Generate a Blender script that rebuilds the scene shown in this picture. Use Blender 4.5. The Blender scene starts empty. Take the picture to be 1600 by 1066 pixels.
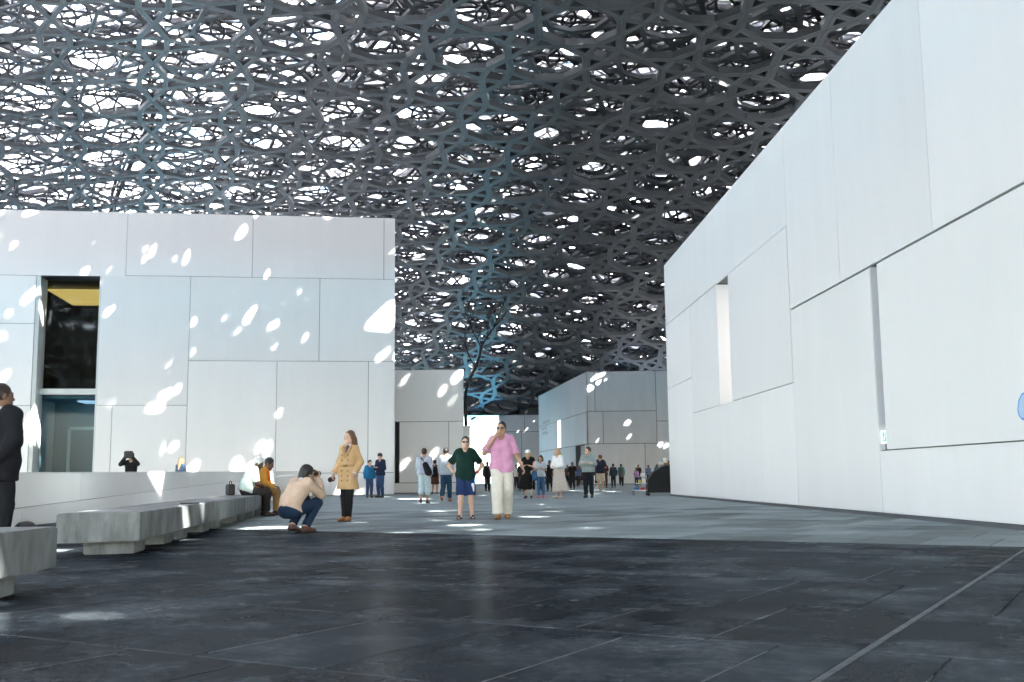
import bpy, math, random
import numpy as np
from mathutils import Matrix, Vector

random.seed(7)
rng = np.random.default_rng(7)
sc = bpy.context.scene
COL = sc.collection
R = math.radians

# ------------------------------------------------------------------ camera, world, sun, exposure
CAM_H, PITCH, ROLL, FPX = 0.77, R(7.4), R(0.62), 1640.0
cd = bpy.data.cameras.new('camera')
cam = bpy.data.objects.new('camera', cd)
COL.objects.link(cam)
cd.sensor_width = 36.0
cd.lens = FPX / 1600 * 36
cd.clip_start, cd.clip_end = 0.1, 9000
cam.matrix_world = Matrix.Translation((0, 0, CAM_H)) @ Matrix.Rotation(R(90) + PITCH, 4, 'X') @ Matrix.Rotation(-ROLL, 4, 'Z')
sc.camera = cam

SUN = Vector((0.46, -0.50, 0.735)).normalized()          # towards the sun: behind the camera, from the right
w = bpy.data.worlds.new('World')
sc.world = w
w.use_nodes = True
nt = w.node_tree
nt.nodes.clear()
sky = nt.nodes.new('ShaderNodeTexSky')
sky.sky_type = 'NISHITA'
sky.sun_disc = False
sky.sun_elevation = math.asin(SUN.z)
sky.sun_rotation = math.atan2(SUN.x, SUN.y)
sky.dust_density = 2.0
bg = nt.nodes.new('ShaderNodeBackground')
bg.inputs[1].default_value = 0.13
out = nt.nodes.new('ShaderNodeOutputWorld')
nt.links.new(sky.outputs[0], bg.inputs[0])
nt.links.new(bg.outputs[0], out.inputs[0])

sd = bpy.data.lights.new('sun', 'SUN')
sd.energy = 5.0
sd.angle = R(0.53)
sd.color = (1.0, 0.955, 0.89)
sun = bpy.data.objects.new('sun', sd)
COL.objects.link(sun)
sun.rotation_euler = SUN.to_track_quat('Z', 'Y').to_euler()
sun.location = (40, -40, 80)

vs = sc.view_settings
vs.view_transform = 'Standard'
vs.look = 'None'
vs.gamma = 1.0
vs.exposure = 4.42
sc.render.engine = 'CYCLES'
cy = sc.cycles
cy.use_denoising = True
try:
    cy.denoiser = 'OPENIMAGEDENOISE'
except Exception:
    pass
cy.max_bounces = 8
cy.diffuse_bounces = 5
cy.glossy_bounces = 4
cy.transparent_max_bounces = 8
cy.caustics_reflective = False
cy.caustics_refractive = False
cy.sample_clamp_indirect = 6.0


# ------------------------------------------------------------------ helpers: materials
def mat(name, col, rough=0.6, metal=0.0, var=0.0, scale=3.0, stretch=(1, 1, 1), bump=0.0, bscale=60.0, objvar=0.0, spec=0.5, tint=None):
    m = bpy.data.materials.new(name)
    m.use_nodes = True
    N, L = m.node_tree.nodes, m.node_tree.links
    b = N['Principled BSDF']
    b.inputs['Roughness'].default_value = rough
    b.inputs['Metallic'].default_value = metal
    b.inputs['Specular IOR Level'].default_value = spec
    b.inputs['Base Color'].default_value = (*col, 1)
    if var or objvar or bump:
        tc = N.new('ShaderNodeTexCoord')
        mp = N.new('ShaderNodeMapping')
        mp.inputs['Scale'].default_value = stretch
        L.new(tc.outputs['Object'], mp.inputs[0])
        cur = None
        if var:
            no = N.new('ShaderNodeTexNoise')
            no.inputs['Scale'].default_value = scale
            no.inputs['Detail'].default_value = 7
            no.inputs['Roughness'].default_value = 0.62
            L.new(mp.outputs[0], no.inputs['Vector'])
            rp = N.new('ShaderNodeValToRGB')
            rp.color_ramp.elements[0].position = 0.3
            rp.color_ramp.elements[1].position = 0.72
            lo = [c * (1 - var) for c in col]
            hi = [min(1, c * (1 + var)) for c in col] if tint is None else tint
            rp.color_ramp.elements[0].color = (*lo, 1)
            rp.color_ramp.elements[1].color = (*hi, 1)
            L.new(no.outputs['Fac'], rp.inputs[0])
            cur = rp.outputs[0]
        if objvar:
            oi = N.new('ShaderNodeObjectInfo')
            ml = N.new('ShaderNodeMath')
            ml.operation = 'MULTIPLY_ADD'
            ml.inputs[1].default_value = 2 * objvar
            ml.inputs[2].default_value = 1 - objvar
            L.new(oi.outputs['Random'], ml.inputs[0])
            mx = N.new('ShaderNodeMix')
            mx.data_type = 'RGBA'
            mx.blend_type = 'MULTIPLY'
            mx.inputs[0].default_value = 1
            if cur is None:
                mx.inputs[6].default_value = (*col, 1)
            else:
                L.new(cur, mx.inputs[6])
            L.new(ml.outputs[0], mx.inputs[7])
            cur = mx.outputs[2]
        if cur is not None:
            L.new(cur, b.inputs['Base Color'])
        if bump:
            n2 = N.new('ShaderNodeTexNoise')
            n2.inputs['Scale'].default_value = bscale
            n2.inputs['Detail'].default_value = 4
            L.new(mp.outputs[0], n2.inputs['Vector'])
            bp = N.new('ShaderNodeBump')
            bp.inputs['Strength'].default_value = bump
            bp.inputs['Distance'].default_value = 0.02
            L.new(n2.outputs['Fac'], bp.inputs['Height'])
            L.new(bp.outputs[0], b.inputs['Normal'])
    return m


def emis(name, col, strength):
    m = bpy.data.materials.new(name)
    m.use_nodes = True
    b = m.node_tree.nodes['Principled BSDF']
    b.inputs['Base Color'].default_value = (*col, 1)
    b.inputs['Emission Color'].default_value = (*col, 1)
    b.inputs['Emission Strength'].default_value = strength
    return m


def glass(name, tint=(0.75, 0.85, 0.88), ior=1.16):
    m = bpy.data.materials.new(name)
    m.use_nodes = True
    N, L = m.node_tree.nodes, m.node_tree.links
    N.clear()
    o = N.new('ShaderNodeOutputMaterial')
    mx = N.new('ShaderNodeMixShader')
    tr = N.new('ShaderNodeBsdfTransparent')
    tr.inputs[0].default_value = (*tint, 1)
    gl = N.new('ShaderNodeBsdfGlossy')
    gl.inputs['Roughness'].default_value = 0.03
    fr = N.new('ShaderNodeFresnel')
    fr.inputs[0].default_value = ior
    L.new(fr.outputs[0], mx.inputs[0])
    L.new(tr.outputs[0], mx.inputs[1])
    L.new(gl.outputs[0], mx.inputs[2])
    L.new(mx.outputs[0], o.inputs[0])
    return m


def stone_floor(name, base, light, rough_lo, rough_hi, stain):
    """paving stone: cloudy tone, fine grain, whitish worn blotches, uneven gloss; world-space pattern"""
    m = bpy.data.materials.new(name)
    m.use_nodes = True
    N, L = m.node_tree.nodes, m.node_tree.links
    b = N['Principled BSDF']
    geo = N.new('ShaderNodeNewGeometry')

    def noise(scale, detail=6, rough=0.6, sx=1.0):
        mp = N.new('ShaderNodeMapping')
        mp.inputs['Rotation'].default_value = (0, 0, R(31))
        mp.inputs['Scale'].default_value = (sx, 1, 1)
        L.new(geo.outputs['Position'], mp.inputs[0])
        n = N.new('ShaderNodeTexNoise')
        n.inputs['Scale'].default_value = scale
        n.inputs['Detail'].default_value = detail
        n.inputs['Roughness'].default_value = rough
        L.new(mp.outputs[0], n.inputs['Vector'])
        return n.outputs['Fac']

    def ramp(src, a, c, ca=(0, 0, 0), cb=(1, 1, 1)):
        r = N.new('ShaderNodeValToRGB')
        r.color_ramp.elements[0].position = a
        r.color_ramp.elements[1].position = c
        r.color_ramp.elements[0].color = (*ca, 1)
        r.color_ramp.elements[1].color = (*cb, 1)
        L.new(src, r.inputs[0])
        return r.outputs[0]

    def mix(f, a, c, mode='MIX'):
        x = N.new('ShaderNodeMix')
        x.data_type = 'RGBA'
        x.blend_type = mode
        if isinstance(f, float):
            x.inputs[0].default_value = f
        else:
            L.new(f, x.inputs[0])
        for k, v in ((6, a), (7, c)):
            if isinstance(v, tuple):
                x.inputs[k].default_value = (*v, 1)
            else:
                L.new(v, x.inputs[k])
        return x.outputs[2]

    cloud = noise(0.9, 6, 0.58, 0.6)
    c = ramp(cloud, 0.32, 0.72, tuple(x * 0.72 for x in base), tuple(x * 1.3 for x in base))
    oi = N.new('ShaderNodeObjectInfo')
    jit = N.new('ShaderNodeMath')
    jit.operation = 'MULTIPLY_ADD'
    jit.inputs[1].default_value = 0.7
    jit.inputs[2].default_value = 0.65
    L.new(oi.outputs['Random'], jit.inputs[0])
    c = mix(1.0, c, jit.outputs[0], 'MULTIPLY')
    if stain:
        blot = ramp(noise(0.8, 7, 0.66), 0.48, 0.74)
        fine = ramp(noise(16, 4, 0.7), 0.25, 0.80)
        both = N.new('ShaderNodeMath')
        both.operation = 'MULTIPLY'
        L.new(blot, both.inputs[0])
        L.new(fine, both.inputs[1])
        sc_ = N.new('ShaderNodeMath')
        sc_.operation = 'MULTIPLY'
        sc_.inputs[1].default_value = stain
        L.new(both.outputs[0], sc_.inputs[0])
        c = mix(sc_.outputs[0], c, light)
        vor = N.new('ShaderNodeTexVoronoi')
        vor.inputs['Scale'].default_value = 2.3
        L.new(geo.outputs['Position'], vor.inputs['Vector'])
        spot = ramp(vor.outputs['Distance'], 0.05, 0.075, (1, 1, 1), (0, 0, 0))
        msk = ramp(noise(0.45, 2), 0.52, 0.56)
        sp = N.new('ShaderNodeMath')
        sp.operation = 'MULTIPLY'
        L.new(spot, sp.inputs[0])
        L.new(msk, sp.inputs[1])
        s3 = N.new('ShaderNodeMath')
        s3.operation = 'MULTIPLY'
        s3.inputs[1].default_value = 0.6
        L.new(sp.outputs[0], s3.inputs[0])
        c = mix(s3.outputs[0], c, light)
    grain = ramp(noise(90, 3, 0.7), 0.3, 0.75, (0.78, 0.78, 0.78), (1.15, 1.15, 1.15))
    c = mix(1.0, c, grain, 'MULTIPLY')
    L.new(c, b.inputs['Base Color'])
    rr = N.new('ShaderNodeMapRange')
    rr.inputs['To Min'].default_value = rough_lo
    rr.inputs['To Max'].default_value = rough_hi
    L.new(noise(2.2, 6, 0.65), rr.inputs['Value'])
    L.new(rr.outputs[0], b.inputs['Roughness'])
    bp = N.new('ShaderNodeBump')
    bp.inputs['Strength'].default_value = 0.25
    bp.inputs['Distance'].default_value = 0.01
    L.new(noise(14, 5, 0.6), bp.inputs['Height'])
    L.new(bp.outputs[0], b.inputs['Normal'])
    return m


M = {}
M['panel'] = mat('white_wall_panel', (0.82, 0.828, 0.832), 0.55, var=0.018, scale=0.9, stretch=(1.6, 1.6, 0.25), objvar=0.04, bump=0.05, bscale=180)
M['joint'] = mat('dark_joint', (0.17, 0.175, 0.18), 0.9)
M['panel_shade_grey'] = mat('shade_grey_panel', (0.50, 0.525, 0.555), 0.6, var=0.06, scale=0.8, stretch=(1.5, 1.5, 0.3), objvar=0.04)  # white panels of the far halls, their shade put into the colour
M['plinth'] = mat('dark_plinth', (0.09, 0.1, 0.11), 0.6, var=0.15, scale=4)
M['granite'] = mat('grey_granite', (0.17, 0.186, 0.19), 0.75, var=0.5, scale=2.6, stretch=(2.0, 2.0, 0.7), bump=0.3, bscale=70, objvar=0.1)
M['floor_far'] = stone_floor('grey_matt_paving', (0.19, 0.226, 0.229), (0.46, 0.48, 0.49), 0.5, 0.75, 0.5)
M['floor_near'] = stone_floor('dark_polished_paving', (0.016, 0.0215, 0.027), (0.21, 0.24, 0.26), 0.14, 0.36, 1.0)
def soften(m, fac):
    """weathered stone: the grazing sheen is broken up, so an even thin gloss over a matt base"""
    N, L = m.node_tree.nodes, m.node_tree.links
    b = N['Principled BSDF']
    b.inputs['Specular IOR Level'].default_value = 0.0
    gl = N.new('ShaderNodeBsdfGlossy')
    df = N.new('ShaderNodeBsdfDiffuse')
    mx = N.new('ShaderNodeMixShader')
    mx.inputs[0].default_value = fac
    gl.inputs['Color'].default_value = (0.9, 0.95, 1.0, 1)
    L.new(b.inputs['Base Color'].links[0].from_socket, df.inputs['Color'])
    L.new(b.inputs['Roughness'].links[0].from_socket, gl.inputs['Roughness'])
    L.new(b.inputs['Normal'].links[0].from_socket, gl.inputs['Normal'])
    L.new(df.outputs[0], mx.inputs[1])
    L.new(gl.outputs[0], mx.inputs[2])
    L.new(mx.outputs[0], N['Material Output'].inputs[0])


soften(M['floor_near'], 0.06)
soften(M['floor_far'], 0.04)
M['grout'] = mat('pale_joint_mortar', (0.09, 0.102, 0.11), 0.85, var=0.5, scale=6)
M['bed'] = mat('dark_mortar_bed', (0.02, 0.022, 0.025), 0.9)
M['lattice'] = mat('dark_grey_aluminium', (0.108, 0.115, 0.12), 0.42, metal=0.85, objvar=0.1)
M['lattice_shade'] = mat('shaded_aluminium', (0.045, 0.048, 0.050), 0.38, metal=0.6)  # same metal as the inner bars, shade between the layers darkened in
M['silver'] = mat('bright_aluminium', (0.80, 0.80, 0.81), 0.45)
M['truss'] = mat('dark_steel', (0.07, 0.07, 0.075), 0.6)
M['sea'] = mat('turquoise_water', (0.17, 0.52, 0.60), 0.3, var=0.15, scale=0.05)
M['outer'] = mat('pale_outer_paving', (0.17, 0.168, 0.16), 0.8, var=0.1, scale=0.3)
M['bark'] = mat('dark_bark', (0.018, 0.016, 0.016), 0.8, var=0.3, scale=5)
M['glass'] = glass('window_glass')
M['black'] = mat('matt_black', (0.012, 0.012, 0.014), 0.6)


# ------------------------------------------------------------------ helpers: meshes
def mesh_obj(name, verts, faces, m=None, parent=None, smooth=False, mats=None):
    me = bpy.data.meshes.new(name)
    me.from_pydata([tuple(v) for v in verts], [], [tuple(f) for f in faces])
    me.update()
    if smooth:
        me.polygons.foreach_set('use_smooth', [True] * len(me.polygons))
    o = bpy.data.objects.new(name, me)
    COL.objects.link(o)
    if m is not None:
        me.materials.append(m)
    if parent is not None:
        o.parent = parent
    return o


def np_obj(name, V, Q, m=None, parent=None, smooth=False):
    """fast mesh from numpy verts (n,3) and quads (k,4)"""
    me = bpy.data.meshes.new(name)
    V = np.asarray(V, np.float32)
    Q = np.asarray(Q, np.int32)
    me.vertices.add(len(V))
    me.vertices.foreach_set('co', V.ravel())
    me.loops.add(Q.size)
    me.loops.foreach_set('vertex_index', Q.ravel())
    me.polygons.add(len(Q))
    me.polygons.foreach_set('loop_start', np.arange(len(Q), dtype=np.int32) * 4)
    me.polygons.foreach_set('loop_total', np.full(len(Q), 4, np.int32))
    me.polygons.foreach_set('use_smooth', np.full(len(Q), bool(smooth)))
    me.update(calc_edges=True)
    me.validate()
    o = bpy.data.objects.new(name, me)
    COL.objects.link(o)
    if m is not None:
        me.materials.append(m)
    if parent is not None:
        o.parent = parent
    return o


def empty(name, loc=(0, 0, 0), rz=0.0):
    o = bpy.data.objects.new(name, None)
    COL.objects.link(o)
    o.location = loc
    o.rotation_euler = (0, 0, rz)
    o.empty_display_size = 0.2
    return o


def tag(o, label=None, cat=None, group=None, kind=None):
    if label:
        o['label'] = label
    if cat:
        o['category'] = cat
    if group:
        o['group'] = group
    if kind:
        o['kind'] = kind
    return o


def frame_pt(o, d, n, s, t, z):
    return (o[0] + d[0] * s + n[0] * t, o[1] + d[1] * s + n[1] * t, z)


BOXF = [(0, 1, 2, 3), (7, 6, 5, 4), (0, 4, 5, 1), (1, 5, 6, 2), (2, 6, 7, 3), (3, 7, 4, 0)]


def fix_normals(o):
    import bmesh
    bm = bmesh.new()
    bm.from_mesh(o.data)
    bmesh.ops.recalc_face_normals(bm, faces=bm.faces)
    bm.to_mesh(o.data)
    bm.free()
    return o


def wbox(name, fr, s0, s1, t0, t1, z0, z1, m, parent=None, ch=0.0, base=(0, 0, 0)):
    """box in a wall frame (origin, along, outward normal); ch chamfers the outer (t1) face"""
    o, d, n = fr
    P = lambda s, t, z: tuple(np.subtract(frame_pt(o, d, n, s, t, z), base))
    if ch:
        v = [P(s0, t0, z0), P(s1, t0, z0), P(s1, t0, z1), P(s0, t0, z1),
             P(s0, t1 - ch, z0), P(s1, t1 - ch, z0), P(s1, t1 - ch, z1), P(s0, t1 - ch, z1),
             P(s0 + ch, t1, z0 + ch), P(s1 - ch, t1, z0 + ch), P(s1 - ch, t1, z1 - ch), P(s0 + ch, t1, z1 - ch)]
        f = [(3, 2, 1, 0), (0, 1, 5, 4), (1, 2, 6, 5), (2, 3, 7, 6), (3, 0, 4, 7),
             (4, 5, 9, 8), (5, 6, 10, 9), (6, 7, 11, 10), (7, 4, 8, 11), (8, 9, 10, 11)]
    else:
        v = [P(s0, t0, z0), P(s1, t0, z0), P(s1, t0, z1), P(s0, t0, z1),
             P(s0, t1, z0), P(s1, t1, z0), P(s1, t1, z1), P(s0, t1, z1)]
        f = BOXF
    return fix_normals(mesh_obj(name, v, f, m, parent))


def abox(name, x0, x1, y0, y1, z0, z1, m, parent=None, ch=0.0):
    """axis box, optionally with all 12 edges bevelled"""
    o = wbox(name, ((0, 0), (1, 0), (0, 1)), x0, x1, y0, y1, z0, z1, m, parent)
    if ch:
        import bmesh
        bm = bmesh.new()
        bm.from_mesh(o.data)
        bmesh.ops.bevel(bm, geom=list(bm.edges), offset=ch, segments=1, affect='EDGES')
        bm.to_mesh(o.data)
        bm.free()
    return o


def prism(name, poly, z0, z1, m, parent=None, ch=0.0):
    k = len(poly)
    v = [(x, y, z0) for x, y in poly] + [(x, y, z1) for x, y in poly]
    f = [tuple(range(k))[::-1], tuple(range(k, 2 * k))] + [(i, (i + 1) % k, k + (i + 1) % k, k + i) for i in range(k)]
    o = fix_normals(mesh_obj(name, v, f, m, parent))
    if ch:
        import bmesh
        bm = bmesh.new()
        bm.from_mesh(o.data)
        bmesh.ops.bevel(bm, geom=list(bm.edges), offset=ch, segments=2, affect='EDGES')
        bm.to_mesh(o.data)
        bm.free()
    return o


def tube(name, pts, rad, m, parent=None, seg=8, smooth=True):
    """round tube along points with a radius each"""
    pts = [Vector(p) for p in pts]
    if not hasattr(rad, '__len__'):
        rad = [rad] * len(pts)
    V, Fc = [], []
    ref = None
    for i, p in enumerate(pts):
        t = (pts[min(i + 1, len(pts) - 1)] - pts[max(i - 1, 0)]).normalized()
        if ref is None:
            ref = t.orthogonal().normalized()
        a = (ref - t * ref.dot(t)).normalized()
        ref = a
        b = t.cross(a)
        for k in range(seg):
            q = 2 * math.pi * k / seg
            V.append(p + (a * math.cos(q) + b * math.sin(q)) * rad[i])
    for i in range(len(pts) - 1):
        for k in range(seg):
            Fc.append((i * seg + k, i * seg + (k + 1) % seg, (i + 1) * seg + (k + 1) % seg, (i + 1) * seg + k))
    Fc.append(tuple(range(seg))[::-1])
    Fc.append(tuple(range((len(pts) - 1) * seg, len(pts) * seg)))
    return mesh_obj(name, V, Fc, m, parent, smooth)


def project(P):
    P = np.asarray(P, float)
    x, y, z = P[..., 0], P[..., 1], P[..., 2] - CAM_H
    yc = y * math.cos(PITCH) + z * math.sin(PITCH)
    zc = -y * math.sin(PITCH) + z * math.cos(PITCH)
    yc = np.where(yc < 0.5, 0.5, yc)
    a, b = x / yc, zc / yc
    c, s = math.cos(ROLL), math.sin(ROLL)
    a, b = c * a - s * b, s * a + c * b
    return 800 + FPX * a, 533 - FPX * b, yc


# ------------------------------------------------------------------ ground: sea, plaza sheet, paving slabs
sea = mesh_obj('sea', [(-4000, -4000, -1.2), (4000, -4000, -1.2), (4000, 4000, -1.2), (-4000, 4000, -1.2)], [(0, 1, 2, 3)], M['sea'])
tag(sea, 'turquoise sea around the plaza', kind='structure')
DOME_C, DOME_R, Z_RIM, Z_TOP = (0.0, 52.0), 92.0, 9.7, 27.5
terr = prism('ground', [(-64, -45), (120, -45), (120, 146), (-62, 146)], -1.4, -0.012, M['floor_far'])
outer = prism('quay', [(-500, -300), (600, -300), (600, 600), (12, 600), (12, 147.5), (-62, 147.5), (-62, 600), (-500, 600)], -1.6, -0.05, M['outer'])  # far notch shaped so the sea throws teal light onto the dome
tag(outer, kind='structure')
tag(terr, kind='structure')

RA = R(-31.0)
EV = np.array([math.cos(RA), math.sin(RA)])          # along the rows
NV = np.array([-EV[1], EV[0]])                        # across the rows
EDGE_N = 12.2
ROW, SLW = 1.47, 0.735
pav = empty('floor')
tag(pav, 'grey and black stone slab floor of the plaza', kind='structure')
wbox('mortar_bed', ((0, 0), EV, NV), -26, 12, -3, EDGE_N, -0.010, -0.0085, M['bed'], pav)


def slab_geo(e0, e1, n0, n1, top, g=0.006, ch=0.004):
    P = lambda e, n, z: (EV[0] * e + NV[0] * n, EV[1] * e + NV[1] * n, z)
    e0 += g
    e1 -= g
    n0 += g
    n1 -= g
    v = [P(e0, n0, -0.008), P(e1, n0, -0.008), P(e1, n1, -0.008), P(e0, n1, -0.008),
         P(e0, n0, top - ch), P(e1, n0, top - ch), P(e1, n1, top - ch), P(e0, n1, top - ch),
         P(e0 + ch, n0 + ch, top), P(e1 - ch, n0 + ch, top), P(e1 - ch, n1 - ch, top), P(e0 + ch, n1 - ch, top)]
    f = [(0, 1, 5, 4), (1, 2, 6, 5), (2, 3, 7, 6), (3, 0, 4, 7), (4, 5, 9, 8), (5, 6, 10, 9), (6, 7, 11, 10), (7, 4, 8, 11), (8, 9, 10, 11)]
    return v, f


cells = []
SEAM = -1.13
for r in range(-3, 30):
    n1 = EDGE_N - ROW * r if r >= 0 else EDGE_N - ROW * r
    n0 = n1 - ROW
    stag = 0.36 if r % 2 else 0.0
    for k in range(-48, 48):
        e0 = SEAM + stag + k * SLW
        e1 = e0 + SLW
        if r >= 0 and e0 < SEAM < e1:                 # the long light seam cuts the slabs
            pieces = [(e0, SEAM - 0.018), (SEAM + 0.018, e1)]
        elif r >= 0 and abs(e0 - SEAM) < 1e-6:
            pieces = [(e0 + 0.018, e1)]
        elif r >= 0 and abs(e1 - SEAM) < 1e-6:
            pieces = [(e0, e1 - 0.018)]
        else:
            pieces = [(e0, e1)]
        for a, b in pieces:
            if b - a > 0.05:
                cells.append((a, b, n0, n1, r))
for r in range(-26, -3):
    n1 = EDGE_N - ROW * r
    for k in range(-60, 60):
        e0 = SEAM + (0.36 if r % 2 else 0) + k * SLW
        cells.append((e0, e0 + SLW, n1 - ROW, n1, r))
C = np.array([[(c[0] + c[1]) / 2, (c[2] + c[3]) / 2] for c in cells])
WX = C[:, :1] * EV + C[:, 1:] * NV
u, v_, dep = project(np.c_[WX, np.zeros(len(WX))])
vis = (u > -260) & (u < 1850) & (v_ < 1300) & (WX[:, 1] > 2.5) & (WX[:, 0] < 7.6) & (WX[:, 0] > -8.9) & (WX[:, 1] < 46)
order = [i for i in np.argsort(dep) if vis[i]]
single = order[:290]
rest = order[290:]
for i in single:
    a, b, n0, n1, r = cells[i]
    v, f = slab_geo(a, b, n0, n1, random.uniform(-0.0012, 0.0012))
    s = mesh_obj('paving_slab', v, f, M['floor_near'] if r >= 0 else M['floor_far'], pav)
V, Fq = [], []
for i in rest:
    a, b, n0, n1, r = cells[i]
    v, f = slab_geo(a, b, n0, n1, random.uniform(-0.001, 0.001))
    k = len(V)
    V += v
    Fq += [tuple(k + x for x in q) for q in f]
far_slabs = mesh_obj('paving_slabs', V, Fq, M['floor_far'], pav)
far_slabs['kind'] = 'stuff'
wbox('seam_strip', ((0, 0), EV, NV), SEAM - 0.017, SEAM + 0.017, -3, EDGE_N, -0.008, -0.0014, M['grout'], pav)
# short pale mortar strips in some of the cross joints
for i in single:
    a, b, n0, n1, r = cells[i]
    if r >= 0 and random.random() < 0.42 and abs(a - SEAM) > 0.1:
        wbox('joint_strip', ((0, 0), EV, NV), a - 0.0036, a + 0.0036, n0 + 0.1, n1 - random.uniform(0.02, 0.5), -0.008, -0.0016, M['grout'], pav)


# ------------------------------------------------------------------ buildings
def building(name, label, fr, rects, joint_gap, t_panel, m, base_rects, roof=None, ch=0.004):
    """Empty at the wall's foot; rects = panels (s0,s1,z0,z1[,proud]); base_rects = dark backing boxes (s0,s1,t0,t1,z0,z1)"""
    o, d, n = fr
    e = empty(name, (o[0], o[1], 0))
    tag(e, label, 'building')
    b = (o[0], o[1], 0)
    for s0, s1, t0, t1, z0, z1 in base_rects:
        wbox('wall', fr, s0, s1, t0, t1, z0, z1, M['joint'], e, base=b)
    g = joint_gap / 2
    for q in rects:
        s0, s1, z0, z1 = q[:4]
        pr = q[4] if len(q) > 4 else 0.0
        wbox('panel', fr, s0 + g, s1 - g, 0.0, t_panel + pr + random.uniform(-0.001, 0.001), z0 + g, z1 - g, m, e, ch=ch, base=b)
    if roof:
        s0, s1, t0, t1, z0, z1 = roof
        wbox('roof', fr, s0, s1, t0, t1, z0, z1, m, e, base=b)
    return e


# --- left hall, facing the camera
a79 = R(7.9)
LF = ((-5.68, 50.46), (-math.cos(a79), -math.sin(a79)), (math.sin(a79), -math.cos(a79)))
ZT = 13.47
lrects = [(0, .55, 10.41, ZT), (.55, 6.82, 10.41, ZT), (6.82, 12.64, 10.41, ZT), (12.64, 19.2, 10.35, ZT), (19.2, 25, 10.35, ZT),
          (0, 3.61, 6.38, 10.41), (3.61, 9.66, 6.38, 10.41), (9.66, 13.72, 4.28, 10.41),
          (0, 1.26, 1.06, 6.38), (1.26, 5.57, 1.06, 6.38), (5.57, 9.66, 1.06, 6.38), (9.66, 13.02, 1.06, 4.28), (13.02, 13.72, 1.06, 4.28),
          (0, 1.26, .02, 1.06), (1.26, 5.57, .02, 1.06), (5.57, 13.72, .02, 1.06),
          (16.62, 25, 8.08, 10.35), (16.62, 25, 4.28, 8.08), (16.62, 25, .02, 4.28)]
left = building('exhibition_hall', 'tall white panelled hall with the dark glazed opening at its left end', LF, lrects, 0.024, 0.05, M['panel'],
                [(0.02, 13.7, -0.5, -0.002, 0, 13.4), (16.64, 25, -0.5, -0.002, 0, 13.4), (13.7, 16.64, -0.5, -0.002, 10.4, 13.4),
                 (13.7, 16.64, -0.5, -0.002, 0, 0.9)], None)
LB = (LF[0][0], LF[0][1], 0)
wbox('side_wall', LF, -0.0, 0.3, -22, -0.51, 0, ZT, M['panel'], left, base=LB)
wbox('back_wall', LF, 0.31, 25, -22, -21.7, 0, ZT - .09, M['panel'], left, base=LB)
wbox('side_wall', LF, 24.7, 25, -21.69, -.51, 0, ZT - .09, M['panel'], left, base=LB)
wbox('roof', LF, 0.01, 25, -22, -0.05, ZT - 0.08, ZT - 0.003, M['panel'], left, base=LB)
win = empty('window')
win.parent = left
M['reveal'] = mat('window_reveal', (0.62, 0.66, 0.66), 0.5)
M['room_dark'] = mat('dark_room', (0.02, 0.022, 0.028), 0.5)
M['room_blue'] = mat('blue_grey_room', (0.12, 0.20, 0.26), 0.5)
M['panel_lamp'] = emis('ceiling_lamp_panel', (1.0, 0.60, 0.16), 0.05)
M['fill_low'] = emis('added_room_fill', (0.6, 0.8, 1.0), 0.04)
M['shelf'] = mat('brown_display', (0.16, 0.10, 0.075), 0.6)
for nm, args in (('jamb', (16.44, 16.62, -1.1, 0.0, .9, 10.38, M['reveal'])), ('jamb', (13.72, 13.80, -1.1, 0.0, .9, 10.38, M['reveal'])),
                 ('lintel', (13.81, 16.43, -1.1, 0.0, 10.3, 10.4, M['room_dark'])),
                 ('floor_slab', (13.81, 16.43, -9.5, -0.55, 4.84, 5.10, M['reveal'])),
                 ('sill', (13.81, 16.43, -1.1, 0.0, .91, 1.0, M['reveal']))):
    wbox(nm, LF, *args, win, base=LB)
gl1 = wbox('pane', LF, 13.82, 16.42, -1.02, -1.0, 5.12, 10.28, glass('upper_glass', (.7, .8, .83), 1.33), win, base=LB)
gl2 = wbox('pane', LF, 13.82, 16.42, -1.02, -1.0, 1.02, 4.82, M['glass'], win, base=LB)
wbox('mullion', LF, 13.82, 16.42, -1.05, -0.97, 5.10, 5.16, M['black'], win, base=LB)
room = empty('interior')
room.parent = left
wbox('upper_back_wall', LF, 8, 24, -10.2, -10.0, 5.1, 10.6, M['room_dark'], room, base=LB)
wbox('upper_ceiling', LF, 8, 24, -9.9, -1.2, 10.42, 10.5, M['room_dark'], room, base=LB)
wbox('upper_floor', LF, 8, 24, -9.9, -9.52, 5.0, 5.08, M['room_dark'], room, base=LB)
wbox('upper_side', LF, 23.9, 24, -9.9, -1.2, 5.1, 10.4, M['room_dark'], room, base=LB)
wbox('upper_side', LF, 8, 8.1, -9.9, -1.2, 5.1, 10.4, M['room_dark'], room, base=LB)
wbox('lamp_panel', LF, 12.4, 17.2, -8.3, -3.6, 10.30, 10.36, M['panel_lamp'], room, base=LB)
wbox('display_board', LF, 12.2, 15.1, -7.0, -6.8, 7.4, 7.9, M['shelf'], room, base=LB)
wbox('display_board', LF, 12.0, 15.35, -7.1, -6.9, 6.6, 7.36, M['shelf'], room, base=LB)
wbox('lower_back_wall', LF, 10, 20, -4.4, -4.2, 0, 4.8, M['room_blue'], room, base=LB)
wbox('lower_ceiling', LF, 10, 20, -4.1, -1.2, 4.7, 4.8, M['room_blue'], room, base=LB)
wbox('lower_side', LF, 16.7, 16.8, -4.1, -1.2, 0, 4.68, M['reveal'], room, base=LB)
wbox('lower_floor', LF, 10, 16.65, -4.1, -1.2, 0.4, 0.5, M['room_blue'], room, base=LB)
wbox('added_room_fill', LF, 12.6, 15.2, -3.9, -2.4, 4.62, 4.68, M['fill_low'], room, base=LB)  # added glow to lift the lower room, otherwise lit by daylight
M['doorblue'] = mat('blue_door', (0.09, 0.14, 0.19), 0.4)
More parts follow.
